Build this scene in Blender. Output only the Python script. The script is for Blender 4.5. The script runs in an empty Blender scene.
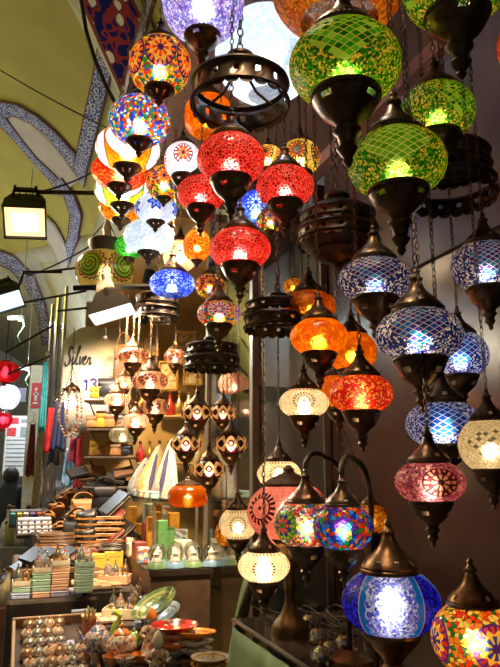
import bpy, math, random
from mathutils import Vector, Matrix
random.seed(7)
SC = bpy.context.scene
COL = SC.collection
R = math.radians
PI = math.pi
# ------------------------------------------------------------------ camera frame (world: +Y forward, +Z up)
F = 650.0
PITCH = R(12)
EYE = Vector((0, 0, 1.6))
FW = Vector((0, math.cos(PITCH), math.sin(PITCH)))
UP = Vector((0, -math.sin(PITCH), math.cos(PITCH)))
RT = Vector((1, 0, 0))
YAW = R(20)
AL = Vector((-math.sin(YAW), math.cos(YAW), 0))      # along the aisle
LA = Vector((math.cos(YAW), math.sin(YAW), 0))       # across the aisle, towards the shop

def ray(px, py):
    return FW + RT * ((px - 250) / F) + UP * ((333.5 - py) / F)
def W(px, py, d):
    return EYE + ray(px, py) * d
def onz(px, py, z):
    r = ray(px, py); return EYE + r * ((z - EYE.z) / r.z)
def aty(px, py, y):
    r = ray(px, py); return EYE + r * (y / r.y)
def ais(lat, s, z):
    v = LA * lat + AL * s; return Vector((v.x, v.y, z))

# ------------------------------------------------------------------ mesh builder
class MB:
    def __init__(s):
        s.v = []; s.f = []; s.uv = []; s.mi = []; s.M = Matrix.Identity(4); s.m = 0
    def add(s, vs, fs, uvs=None):
        b = len(s.v)
        s.v += [tuple(s.M @ Vector(p)) for p in vs]
        for i, f in enumerate(fs):
            s.f.append([b + k for k in f]); s.mi.append(s.m)
            s.uv.append(uvs[i] if uvs else [(0, 0)] * len(f))
        return s
    def lathe(s, prof, seg=32, hole=None, cap0=False, cap1=False, sx=1, sy=1):
        n = len(prof); vs = []; fs = []; us = []
        zs = [p[1] for p in prof]; ln = [0]
        for i in range(1, n):
            ln.append(ln[-1] + math.hypot(prof[i][0] - prof[i-1][0], prof[i][1] - prof[i-1][1]))
        L = ln[-1] or 1
        for r, z in prof:
            for k in range(seg):
                a = 2 * PI * k / seg
                vs.append((r * math.cos(a) * sx, r * math.sin(a) * sy, z))
        for i in range(n - 1):
            for k in range(seg):
                if hole and hole(i, k): continue
                k2 = (k + 1) % seg
                fs.append([i*seg+k, i*seg+k2, (i+1)*seg+k2, (i+1)*seg+k])
                u0, u1 = k / seg, (k + 1) / seg; v0, v1 = ln[i]/L, ln[i+1]/L
                us.append([(u0, v0), (u1, v0), (u1, v1), (u0, v1)])
        if cap0: fs.append(list(range(seg))[::-1]); us.append([(0, 0)] * seg)
        if cap1: fs.append([(n-1)*seg+k for k in range(seg)]); us.append([(0, 0)] * seg)
        return s.add(vs, fs, us)
    def ball(s, c, r, seg=14, rings=8, sc=(1, 1, 1)):
        prof = [(max(1e-4, math.sin(PI*i/rings))*r, -math.cos(PI*i/rings)*r) for i in range(rings+1)]
        o = s.M; s.M = o @ Matrix.Translation(Vector(c)) @ Matrix.Diagonal((*sc, 1)); s.lathe(prof, seg); s.M = o; return s
    def box(s, c, d, rz=0, ry=0, rx=0):
        x, y, z = d[0]/2, d[1]/2, d[2]/2
        vs = [(a*x, b*y, e*z) for e in (-1, 1) for b in (-1, 1) for a in (-1, 1)]
        fs = [[0,2,3,1],[4,5,7,6],[0,1,5,4],[2,6,7,3],[0,4,6,2],[1,3,7,5]]
        o = s.M
        s.M = o @ Matrix.Translation(Vector(c)) @ Matrix.Rotation(rz, 4, 'Z') @ Matrix.Rotation(ry, 4, 'Y') @ Matrix.Rotation(rx, 4, 'X')
        u = [(0,0),(1,0),(1,1),(0,1)]
        s.add(vs, fs, [u]*6); s.M = o; return s
    def cbox(s, c, d, b=.006, rz=0, ry=0, rx=0):
        # box with chamfered vertical and top/bottom edges (rounded slab)
        x, y, z = d[0]/2, d[1]/2, d[2]/2; b = min(b, x*.9, y*.9, z*.9)
        def ring(ix, zz):
            return [(x-ix, y-b-ix*0, zz), (x-b-ix*0, y-ix, zz), (-x+b, y-ix, zz), (-x+ix, y-b, zz), (-x+ix, -y+b, zz), (-x+b, -y+ix, zz), (x-b, -y+ix, zz), (x-ix, -y+b, zz)]
        rs = [ring(b*.9, -z), ring(0, -z+b), ring(0, z-b), ring(b*.9, z)]
        vs = sum(rs, []); fs = []
        for i in range(3):
            for k in range(8):
                k2 = (k+1) % 8; fs.append([i*8+k, i*8+k2, (i+1)*8+k2, (i+1)*8+k])
        fs.append(list(range(8))[::-1]); fs.append([24+k for k in range(8)])
        o = s.M
        s.M = o @ Matrix.Translation(Vector(c)) @ Matrix.Rotation(rz, 4, 'Z') @ Matrix.Rotation(ry, 4, 'Y') @ Matrix.Rotation(rx, 4, 'X')
        s.add(vs, fs); s.M = o; return s
    def tube(s, pts, r, seg=8, caps=True):
        pts = [Vector(p) for p in pts]; n = len(pts)
        rr = r if isinstance(r, (list, tuple)) else [r]*n
        vs = []; fs = []; prev = None
        for i, p in enumerate(pts):
            t = (pts[min(i+1, n-1)] - pts[max(i-1, 0)])
            if t.length < 1e-9: t = Vector((0, 0, 1))
            t.normalize()
            if prev is None:
                a = Vector((0, 0, 1)) if abs(t.z) < .9 else Vector((1, 0, 0))
                nx = t.cross(a).normalized()
            else:
                nx = (prev - t * prev.dot(t)); nx.normalize()
            prev = nx; ny = t.cross(nx)
            for k in range(seg):
                an = 2*PI*k/seg; vs.append(tuple(p + (nx*math.cos(an) + ny*math.sin(an)) * rr[i]))
        for i in range(n-1):
            for k in range(seg):
                k2 = (k+1) % seg; fs.append([i*seg+k, i*seg+k2, (i+1)*seg+k2, (i+1)*seg+k])
        if caps: fs.append(list(range(seg))[::-1]); fs.append([(n-1)*seg+k for k in range(seg)])
        return s.add(vs, fs)
    def prism(s, poly, depth, M=None):
        # polygon in local XY, extruded +Z by depth
        n = len(poly); o = s.M
        if M is not None: s.M = o @ M
        vs = [(x, y, 0) for x, y in poly] + [(x, y, depth) for x, y in poly]
        fs = [list(range(n))[::-1], [n+k for k in range(n)]] + [[k, (k+1) % n, n+(k+1) % n, n+k] for k in range(n)]
        s.add(vs, fs); s.M = o; return s
    def sheet(s, fn, nu, nv, thick=0):
        vs = []; fs = []; us = []
        for j in range(nv+1):
            for i in range(nu+1): vs.append(tuple(fn(i/nu, j/nv)))
        for j in range(nv):
            for i in range(nu):
                a = j*(nu+1)+i; fs.append([a, a+1, a+nu+2, a+nu+1])
                us.append([(i/nu, j/nv), ((i+1)/nu, j/nv), ((i+1)/nu, (j+1)/nv), (i/nu, (j+1)/nv)])
        return s.add(vs, fs, us)
    def link(s, c, rl, rw, rt, turn):
        # one oval chain link, long axis Z
        o = s.M; s.M = o @ Matrix.Translation(Vector(c)) @ Matrix.Rotation(turn, 4, 'Z')
        ns, nt = 8, 4; vs = []; fs = []
        for i in range(ns):
            a = 2*PI*i/ns; cx, cz = rw*math.cos(a), rl*math.sin(a)
            for k in range(nt):
                b = 2*PI*k/nt
                vs.append((cx + rt*math.cos(b)*math.cos(a), rt*math.sin(b), cz + rt*math.cos(b)*math.sin(a)))
        for i in range(ns):
            for k in range(nt):
                i2, k2 = (i+1) % ns, (k+1) % nt
                fs.append([i*nt+k, i2*nt+k, i2*nt+k2, i*nt+k2])
        s.add(vs, fs); s.M = o; return s
    def chain(s, z0, z1, x=0, y=0, pitch=.017, rw=.0055, rt=.0017):
        n = max(1, int(round((z1-z0)/pitch))); p = (z1-z0)/n
        for i in range(n): s.link((x, y, z0+(i+.5)*p), p*.62, rw, rt, 0.4 + (PI/2)*(i % 2))
        return s
    def mesh(s, name, mats, smooth=True, angle=38):
        me = bpy.data.meshes.new(name)
        me.from_pydata(s.v, [], s.f)
        uvl = me.uv_layers.new(name='UVMap')
        flat = [c for f in s.uv for p in f for c in p]
        uvl.data.foreach_set('uv', flat)
        for m in (mats if isinstance(mats, (list, tuple)) else [mats]): me.materials.append(m)
        me.polygons.foreach_set('material_index', s.mi)
        if smooth:
            me.polygons.foreach_set('use_smooth', [True]*len(s.f))
            me.set_sharp_from_angle(angle=R(angle))
        me.update(); return me
    def build(s, name, mats, parent=None, smooth=True, loc=None, rot=None, angle=38):
        o = bpy.data.objects.new(name, s.mesh(name, mats, smooth, angle)); COL.objects.link(o)
        if parent is not None: o.parent = parent
        if loc is not None: o.location = loc
        if rot is not None: o.rotation_euler = rot
        return o

def tag(o, label, cat, group=None, kind=None):
    o['label'] = label; o['category'] = cat
    if group: o['group'] = group
    if kind: o['kind'] = kind
    return o
def empty(name, loc, label, cat, group=None, rz=0):
    o = bpy.data.objects.new(name, None); COL.objects.link(o); o.empty_display_size = .05
    o.location = loc; o.rotation_euler = (0, 0, rz); return tag(o, label, cat, group)
def struct(o):
    o['kind'] = 'structure'; return o
def copy_thing(root, loc, label, rz=None, scale=None, group=None):
    r = root.copy(); COL.objects.link(r); r.location = loc
    if rz is not None: r.rotation_euler = (0, 0, rz)
    if scale is not None: r.scale = (scale,)*3 if not isinstance(scale, (tuple, list)) else scale
    r['label'] = label
    if group: r['group'] = group
    for ch in list(root.children):
        c = ch.copy(); COL.objects.link(c); c.parent = r
        for g in ch.children:
            q = g.copy(); COL.objects.link(q); q.parent = c
    return r
def solid(o, t, off=0):
    m = o.modifiers.new('thickness', 'SOLIDIFY'); m.thickness = t; m.offset = off; return o
def light(name, kind, loc, power, col, parent=None, **k):
    l = bpy.data.lights.new(name, kind); l.energy = power; l.color = col
    for a, b in k.items(): setattr(l, a, b)
    o = bpy.data.objects.new(name, l); COL.objects.link(o); o.location = loc
    if parent is not None: o.parent = parent
    return o
def aim(o, target):
    o.rotation_euler = (Vector(target) - Vector(o.location)).to_track_quat('-Z', 'Y').to_euler()

# ------------------------------------------------------------------ node materials
class NT:
    def __init__(s, name):
        s.mat = bpy.data.materials.new(name); s.mat.use_nodes = True
        s.t = s.mat.node_tree; s.t.nodes.clear()
        s.out = s.t.nodes.new('ShaderNodeOutputMaterial')
        s.tc = s.t.nodes.new('ShaderNodeTexCoord')
        s.obj = s.tc.outputs['Object']; s.uv = s.tc.outputs['UV']
    def n(s, t, **k):
        nd = s.t.nodes.new('ShaderNode' + t)
        for a, b in k.items(): setattr(nd, a, b)
        return nd
    def put(s, sock, v):
        if hasattr(v, 'is_output'): s.t.links.new(v, sock)
        elif isinstance(v, (tuple, list)) and len(v) == 3 and sock.type == 'RGBA': sock.default_value = (*v, 1)
        else: sock.default_value = v
    def m(s, op, a, b=0.0, c=None):
        nd = s.n('Math', operation=op); s.put(nd.inputs[0], a); s.put(nd.inputs[1], b)
        if c is not None: s.put(nd.inputs[2], c)
        return nd.outputs[0]
    def mix(s, f, a, b, mode='MIX'):
        nd = s.n('Mix', data_type='RGBA', blend_type=mode); s.put(nd.inputs[0], f); s.put(nd.inputs[6], a); s.put(nd.inputs[7], b)
        return nd.outputs[2]
    def ramp(s, f, stops, const=False):
        nd = s.n('ValToRGB'); cr = nd.color_ramp; cr.interpolation = 'CONSTANT' if const else 'LINEAR'
        while len(cr.elements) < len(stops): cr.elements.new(.5)
        for e, (p, c) in zip(cr.elements, stops): e.position = p; e.color = (*c, 1) if len(c) == 3 else c
        s.put(nd.inputs[0], f); return nd.outputs[0]
    def pal(s, f, cols):
        return s.ramp(f, [(i/len(cols), c) for i, c in enumerate(cols)], True)
    def vor(s, scale, vec=None, feat='F1', dim='3D', rnd=1.0):
        nd = s.n('TexVoronoi', feature=feat, voronoi_dimensions=dim)
        s.put(nd.inputs['Vector'], vec if vec is not None else s.obj); s.put(nd.inputs['Scale'], scale); s.put(nd.inputs['Randomness'], rnd)
        return nd
    def noise(s, scale, vec=None, detail=3, rough=.5):
        nd = s.n('TexNoise'); s.put(nd.inputs['Vector'], vec if vec is not None else s.obj); s.put(nd.inputs['Scale'], scale)
        s.put(nd.inputs['Detail'], detail); s.put(nd.inputs['Roughness'], rough); return nd.outputs[0]
    def sep(s, v):
        nd = s.n('SeparateXYZ'); s.put(nd.inputs[0], v); return nd.outputs
    def comb(s, x, y, z=0.0):
        nd = s.n('CombineXYZ'); s.put(nd.inputs[0], x); s.put(nd.inputs[1], y); s.put(nd.inputs[2], z); return nd.outputs[0]
    def bump(s, h, strength=.3, dist=.002):
        nd = s.n('Bump'); s.put(nd.inputs['Height'], h); nd.inputs['Strength'].default_value = strength; nd.inputs['Distance'].default_value = dist
        return nd.outputs[0]
    def lt(s, a, b): return s.m('LESS_THAN', a, b)
    def gt(s, a, b): return s.m('GREATER_THAN', a, b)
    def mul(s, a, b): return s.m('MULTIPLY', a, b)
    def addm(s, a, b): return s.m('ADD', a, b)
    def sub(s, a, b): return s.m('SUBTRACT', a, b)
    def absm(s, a): return s.m('ABSOLUTE', a)
    def surf(s, sh): s.t.links.new(sh, s.out.inputs[0]); return s.mat
    def princ(s, col, rough=.5, metal=0., norm=None, coat=0., spec=.5, trans=0., emit=None, estr=0.):
        p = s.n('BsdfPrincipled'); s.put(p.inputs['Base Color'], col); s.put(p.inputs['Roughness'], rough); s.put(p.inputs['Metallic'], metal)
        p.inputs['Coat Weight'].default_value = coat; p.inputs['Specular IOR Level'].default_value = spec
        p.inputs['Transmission Weight'].default_value = trans
        if emit is not None: s.put(p.inputs['Emission Color'], emit); p.inputs['Emission Strength'].default_value = estr
        if norm is not None: s.t.links.new(norm, p.inputs['Normal'])
        return s.surf(p.outputs[0])

_mc = {}
def M(name, col, rough=.5, metal=0., var=.18, scale=40., bump=.15, coat=0., spec=.5):
    if name in _mc: return _mc[name]
    t = NT(name); nz = t.noise(scale)
    dark = tuple(c*(1-var) for c in col); lite = tuple(min(1, c*(1+var)) for c in col)
    c = t.ramp(nz, [(.3, dark), (.7, lite)])
    _mc[name] = t.princ(c, rough, metal, t.bump(nz, bump, .002) if bump else None, coat, spec)
    return _mc[name]
def M2(name, cols, scale=120., rough=.45, metal=0., coat=0., edge=True, bump=.3):
    """small coloured patches of glaze, print or beadwork"""
    if name in _mc: return _mc[name]
    t = NT(name); v = t.vor(scale); c = t.pal(t.sep(v.outputs['Color'])[0], cols)
    _mc[name] = t.princ(c, rough, metal, t.bump(v.outputs['Distance'], bump, .002), coat); return _mc[name]
def MEM(name, col, strength):
    if name in _mc: return _mc[name]
    t = NT(name); e = t.n('Emission'); t.put(e.inputs[0], col); e.inputs[1].default_value = strength
    _mc[name] = t.surf(e.outputs[0]); return _mc[name]
def MGLASS(name, tint=(.9, .97, .95), refl=.12, rough=.02):
    if name in _mc: return _mc[name]
    t = NT(name); tr = t.n('BsdfTransparent'); t.put(tr.inputs[0], tint); g = t.n('BsdfGlossy'); g.inputs['Roughness'].default_value = rough
    fr = t.n('LayerWeight'); fr.inputs[0].default_value = .3
    f = t.addm(t.mul(fr.outputs['Fresnel'], .6), refl*.5)
    mx = t.n('MixShader'); t.put(mx.inputs[0], f); t.t.links.new(tr.outputs[0], mx.inputs[1]); t.t.links.new(g.outputs[0], mx.inputs[2])
    _mc[name] = t.surf(mx.outputs[0]); return _mc[name]

# ------------------------------------------------------------------ mosaic lamp glass
def glass_finish(t, col, height, bump=.5, spread=.42):
    nb = t.bump(height, bump, .003)
    gm = t.n('Gamma'); t.put(gm.inputs[0], col); gm.inputs[1].default_value = 1.8; deep = gm.outputs[0]
    tl = t.n('BsdfTranslucent'); t.put(tl.inputs[0], deep); t.t.links.new(nb, tl.inputs['Normal'])
    rf = t.n('BsdfRefraction'); t.put(rf.inputs[0], col); rf.inputs['Roughness'].default_value = spread; rf.inputs['IOR'].default_value = 1.35
    t.t.links.new(nb, rf.inputs['Normal'])
    df = t.n('BsdfDiffuse'); t.put(df.inputs[0], deep)
    gl = t.n('BsdfGlossy'); gl.inputs['Roughness'].default_value = .18; t.t.links.new(nb, gl.inputs['Normal'])
    a = t.n('MixShader'); a.inputs[0].default_value = .36; t.t.links.new(tl.outputs[0], a.inputs[1]); t.t.links.new(rf.outputs[0], a.inputs[2])
    b = t.n('MixShader'); b.inputs[0].default_value = .15; t.t.links.new(a.outputs[0], b.inputs[1]); t.t.links.new(df.outputs[0], b.inputs[2])
    c = t.n('MixShader'); c.inputs[0].default_value = .05; t.t.links.new(b.outputs[0], c.inputs[1]); t.t.links.new(gl.outputs[0], c.inputs[2])
    return t.surf(c.outputs[0])
def specks(t, cols, scale, grout=(.05, .03, .02), g=.035):
    v = t.vor(scale); c = t.pal(t.sep(v.outputs['Color'])[0], cols)
    e = t.vor(scale, feat='DISTANCE_TO_EDGE')
    c = t.mix(t.lt(e.outputs['Distance'], g), c, grout)
    return c, e.outputs['Distance']
def medal(t, n, H=1.75, vc=.5):
    u = t.sep(t.uv)
    x = t.mul(t.sub(t.m('FRACT', t.mul(u[0], float(n))), .5), 2*PI/n)
    y = t.mul(t.sub(u[1], vc), H)
    r = t.m('SQRT', t.addm(t.mul(x, x), t.mul(y, y)))
    th = t.m('ARCTAN2', y, x)
    return x, y, r, th
_gm = {}
def glass(kind, key, cols, scale=130, n=4, tiles=None, line=(.06, .03, .02), extra=None, bump=.5, dens=6.0, g=.035):
    k = 'mosaic_' + kind + '_' + key
    if k in _gm: return _gm[k]
    t = NT(k); base, h = specks(t, cols, scale, line, g)
    if kind == 'specks':
        c = base
    elif kind == 'diamond':
        x, y, r, th = medal(t, n)
        p = t.mul(t.addm(x, t.mul(y, 1.45)), dens); q = t.mul(t.sub(x, t.mul(y, 1.45)), dens)
        cell = t.n('TexWhiteNoise', noise_dimensions='2D'); t.put(cell.inputs['Vector'], t.comb(t.m('FLOOR', p), t.m('FLOOR', q)))
        dc = t.pal(cell.outputs['Value'], tiles)
        ed = t.m('MINIMUM', t.absm(t.sub(t.m('FRACT', p), .5)), 10.0); ed2 = t.absm(t.sub(t.m('FRACT', q), .5))
        em = t.m('MAXIMUM', t.gt(ed, .43), t.gt(ed2, .43))
        dc = t.mix(em, dc, extra or line)
        ins = t.lt(t.addm(t.mul(t.absm(x), 1.0), t.mul(t.absm(t.sub(y, .08)), 1.05)), .74)
        c = t.mix(ins, base, dc)
    elif kind == 'flower':
        x, y, r, th = medal(t, n)
        pet = t.m('COSINE', t.mul(th, 8.0))
        c = t.mix(t.lt(r, .52), base, tiles[0])
        c = t.mix(t.mul(t.lt(r, .47), t.gt(t.m('COSINE', t.mul(th, 16.0)), -.2)), c, tiles[1])
        c = t.mix(t.lt(t.addm(r, t.mul(pet, .05)), .34), c, tiles[2])
        c = t.mix(t.mul(t.lt(r, .26), t.gt(pet, -.3)), c, tiles[3])
        c = t.mix(t.lt(r, .10), c, tiles[0])
    elif kind == 'dots':
        x, y, r, th = medal(t, n)
        ring1 = t.lt(t.absm(t.sub(r, .40)), .045); d1 = t.gt(t.m('COSINE', t.mul(th, 20.0)), -.1)
        c = t.mix(t.mul(ring1, d1), base, tiles[0])
        c = t.mix(t.lt(r, .07), c, tiles[0])
        ring2 = t.lt(t.absm(t.sub(r, .23)), .02)
        c = t.mix(ring2, c, tiles[1])
        ba = t.mul(t.gt(t.absm(y), .62), t.gt(t.m('COSINE', t.mul(x, 30.0)), .2)); c = t.mix(ba, c, tiles[1])
    elif kind == 'sun':
        x, y, r, th = medal(t, n, vc=.58)
        ring1 = t.lt(t.absm(t.sub(r, .36)), .075); d1 = t.gt(t.m('COSINE', t.mul(th, 18.0)), -.2)
        c = t.mix(t.mul(ring1, d1), base, tiles[0]); c = t.mix(t.lt(t.absm(t.sub(r, .28)), .018), c, tiles[0]); c = t.mix(t.lt(r, .05), c, tiles[0])
    elif kind == 'wave':
        x, y, r, th = medal(t, n)
        w = t.mul(t.m('COSINE', t.mul(x, float(n))), -.46)
        l1 = t.absm(t.sub(y, w)); l2 = t.absm(t.addm(y, w))
        l = t.m('MINIMUM', l1, l2)
        c = t.mix(t.lt(l, .27), base, line); c = t.mix(t.lt(l, .20), c, tiles[0])
        dia = t.addm(t.mul(t.absm(x), 1.3), t.absm(y))
        c = t.mix(t.lt(dia, .15), c, tiles[1])
    elif kind == 'panel':
        x, y, r, th = medal(t, n)
        q = t.addm(t.mul(t.mul(x, x), 1/.36**2), t.mul(t.mul(y, y), 1/.95**2))
        zz = t.mul(t.absm(t.sub(t.m('FRACT', t.mul(y, 4.0)), .5)), .9)
        c = t.mix(t.lt(t.sub(q, zz), 1.9), base, tiles[1]); c = t.mix(t.lt(q, 1.12), c, (.8, .6, .35)); c = t.mix(t.lt(q, 1.0), c, tiles[0])
        sp, _ = specks(t, [tiles[0], tuple(a*.6 for a in tiles[0]), tuple(min(1, a*1.6+.03) for a in tiles[0])], scale)
        c = t.mix(t.lt(q, 1.0), c, sp)
    elif kind == 'star':
        x, y, r, th = medal(t, n)
        k6 = t.m('COSINE', t.mul(th, 6.0)); rr = t.sub(r, t.mul(k6, .09))
        c = t.mix(t.lt(rr, .34), base, tiles[0]); c = t.mix(t.lt(rr, .2), c, tiles[1]); c = t.mix(t.lt(r, .08), c, tiles[0])
    elif kind == 'gems':
        x, y, r, th = medal(t, n)
        k4 = t.m('COSINE', t.mul(th, 4.0)); rr = t.sub(r, t.mul(k4, .04)); c = t.mix(t.lt(rr, .16), base, tiles[0])
    elif kind == 'rounds':
        x, y, r, th = medal(t, n)
        c = t.mix(t.lt(r, .80), base, tiles[0]); c = t.mix(t.lt(r, .74), c, tiles[1]); 
        c = t.mix(t.lt(t.absm(t.sub(r, .3)), .03), c, tiles[0])
    elif kind == 'rows':
        x, y, r, th = medal(t, n)
        p = t.mul(x, 9.0); q = t.mul(t.addm(y, t.mul(t.absm(t.sub(t.m('FRACT', t.mul(x, 1.4)), .5)), .5)), 9.0)
        cell = t.n('TexWhiteNoise', noise_dimensions='2D'); t.put(cell.inputs['Vector'], t.comb(t.m('FLOOR', p), t.m('FLOOR', q)))
        rowid = t.m('FRACT', t.mul(t.m('FLOOR', q), .5))
        dc = t.pal(cell.outputs['Value'], tiles); c = t.mix(t.gt(rowid, .2), base, dc)
    _gm[k] = glass_finish(t, c, h, bump)
    return _gm[k]
# ------------------------------------------------------------------ metals
BR = M('antique_brass', (.10, .062, .036), .34, .85, .35, 60, .25)
BRD = M('dark_bronze', (.060, .042, .030), .36, .8, .35, 50, .25)
BRW = M('warm_bronze', (.17, .095, .045), .36, .85, .3, 60, .25)
BLK = M('black_iron', (.018, .016, .015), .5, .5, .2, 40, .1)
CORD = M('dark_cord', (.02, .018, .016), .6)
CEIL_Z = 3.03

CAP = [(.57, -.04), (.61, .00), (.61, .05), (.575, .08), (.585, .11), (.55, .17), (.46, .27), (.34, .37), (.24, .47), (.175, .58), (.14, .68), (.115, .74), (.155, .77), (.155, .81), (.10, .85), (.06, .93), (.085, .97), (.06, 1.02), (.03, 1.06)]
CAPLOW = [(.57, -.04), (.62, .00), (.62, .05), (.56, .09), (.44, .17), (.28, .24), (.16, .30), (.12, .36), (.15, .39), (.10, .43), (.05, .48)]
CUP = [(.57, .04), (.62, .02), (.62, -.03), (.585, -.06), (.60, -.09), (.57, -.14), (.535, -.24), (.47, -.36), (.38, -.47), (.27, -.56), (.19, -.63), (.155, -.70), (.20, -.74), (.20, -.79), (.14, -.84), (.12, -.92), (.155, -.99), (.10, -1.06), (.055, -1.12), (.075, -1.17), (.04, -1.22), (.004, -1.26)]
CUPDEEP = [(.57, .04), (.63, .02), (.63, -.03), (.585, -.06), (.60, -.09), (.575, -.13), (.53, -.22), (.45, -.34), (.34, -.44), (.24, -.52), (.19, -.60), (.25, -.66), (.25, -.72), (.17, -.80), (.14, -.95), (.20, -1.03), (.14, -1.12), (.08, -1.20), (.10, -1.26), (.05, -1.34), (.004, -1.38)]
CUPSMALL = [(.50, .05), (.54, .02), (.54, -.03), (.50, -.08), (.40, -.20), (.27, -.32), (.16, -.40), (.12, -.46), (.16, -.51), (.10, -.58), (.05, -.64), (.004, -.70)]
CUPS = {'cup': (CUP, 6), 'deep': (CUPDEEP, 5), 'small': (CUPSMALL, 4)}
BASE = [(.57, .04), (.62, .02), (.62, -.03), (.58, -.07), (.50, -.16), (.36, -.28), (.24, -.38), (.17, -.48), (.23, -.54), (.23, -.60), (.17, -.68), (.22, -.78), (.34, -.88), (.46, -.94), (.60, -.99), (.70, -1.04), (.72, -1.10), (.72, -1.15)]

def beads(b, rad, z, n, r_):
    for q in range(n):
        a = 2*PI*q/n; b.ball((rad*math.cos(a), rad*math.sin(a), z), r_, 6, 4)
def globe_profile(Rr, H, n=18, cut=.56, e=2.0):
    a0 = math.asin(cut)
    out = []
    for i in range(n+1):
        a = -PI/2 + a0 + (PI - 2*a0) * i/n
        c, s_ = math.cos(a), math.sin(a)
        out.append((Rr*c**(2/e), H*math.copysign(abs(s_)**(2/e), s_)))
    return out
GAIN = 1.0
def lamp_light(root, Rr, bright, col, off=(0, 0, 0)):
    if bright <= 0: return
    light('lamp_bulb_light', 'POINT', off, bright*GAIN*(Rr/.08)**2, col, root, shadow_soft_size=Rr*.16)

def lamp(px, py, rx, ry, d, mat, label, bright=1.0, col=(1, .78, .5), cap='cap', cup='cup', top='ceil', metal=None, rot=0., n=4,
         seg=36, group='mosaic glass hanging lamps', name='mosaic_lamp', cat='lamp', cut=.56, yaw=None, tilt=0, e=2.0, chain_off=None, pitch=None):
    """one hanging lamp whose glass is centred at this point; top: 'ceil', a world z, or None"""
    metal = metal or BR
    if cup == 'small' and cut == .56: cut = .45
    p = W(px, py, d); Rr = rx*d/F; H = ry*d/F
    rz = math.atan2(p.y, p.x) + PI - PI/n + rot     # a motif faces the aisle side where people stand
    r = empty(name, p, label, cat, group, rz)
    g = MB(); g.lathe(globe_profile(Rr, H, 18, cut, e), seg); g.build('glass_globe', mat, r)
    zc = H*math.cos(math.asin(cut))
    if cap:
        prof = {'cap': CAP, 'low': CAPLOW}[cap]
        b = MB(); b.M = Matrix.Translation((0, 0, zc)) @ Matrix.Scale(Rr*cut/.56, 4); b.lathe(prof, 28, (lambda i, k: i == 5 and k % 4 in (1,)) if cap == 'cap' else None)
        if rx >= 19: beads(b, .60, .065, 40, .032)
        b.build('metal_cap', metal, r)
        ct = zc + prof[-1][1]*Rr*cut/.56
    else:
        ct = zc
    if cup:
        prof, hr = CUPS[cup]
        b = MB(); b.M = Matrix.Translation((0, 0, -zc)) @ Matrix.Scale(Rr*cut/.56, 4)
        b.lathe(prof, 32, (lambda i, k: i == hr and k % 8 in (1, 2)) if cup != 'small' else (lambda i, k: i == hr and k % 4 == 1))
        if rx >= 19: beads(b, .60 if cup != 'small' else .53, -.045, 40, .034)
        b.build('pierced_cup', metal, r)
    if top is not None:
        zt = (CEIL_Z if top == 'ceil' else top) - p.z
        if zt > ct + .01:
            b = MB(); b.chain(ct - .004, zt, pitch=pitch or max(.013, min(.02, Rr*.2)), rw=max(.0035, Rr*.06), rt=max(.0011, Rr*.02)); b.build('chain', metal, r)
    lamp_light(r, Rr, bright, col, (0, 0, -H*.15))
    r.rotation_euler = (0, 0, rz)
    return r

def table_lamp(px, py, rx, ry, d, mat, label, shelf_z, bright=1., col=(1, .78, .5), n=4, rot=0, metal=None, capp=None, slim=1.):
    metal = metal or BRW
    p = W(px, py, d); Rr = rx*d/F; H = ry*d/F; cut = .56
    rz = math.atan2(p.y, p.x) + PI - PI/n + rot
    base = Vector((p.x, p.y, shelf_z)); zc0 = p.z - shelf_z
    r = empty('mosaic_table_lamp', base, label, 'lamp', 'mosaic table lamps on the glass shelf', rz)
    g = MB(); g.M = Matrix.Translation((0, 0, zc0)); g.lathe(globe_profile(Rr, H, 20, cut), 40); g.build('glass_globe', mat, r)
    zc = H*math.cos(math.asin(cut))
    b = MB(); b.M = Matrix.Translation((0, 0, zc0+zc)) @ Matrix.Scale(Rr, 4); b.lathe(capp or CAP, 32, lambda i, k: not capp and i == 5 and k % 4 == 1); b.build('metal_cap', metal, r)
    b = MB(); hh = zc0 - zc
    k = hh/1.15
    b.M = Matrix.Translation((0, 0, zc0-zc)) @ Matrix.Diagonal((Rr, Rr, k, 1)); b.lathe([(r_*(1 if i < 6 else slim), z_) for i, (r_, z_) in enumerate(BASE)], 32, cap1=True); b.build('pedestal', metal, r)
    lamp_light(r, Rr, bright, col, (0, 0, zc0 - H*.1))
    return r

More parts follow.
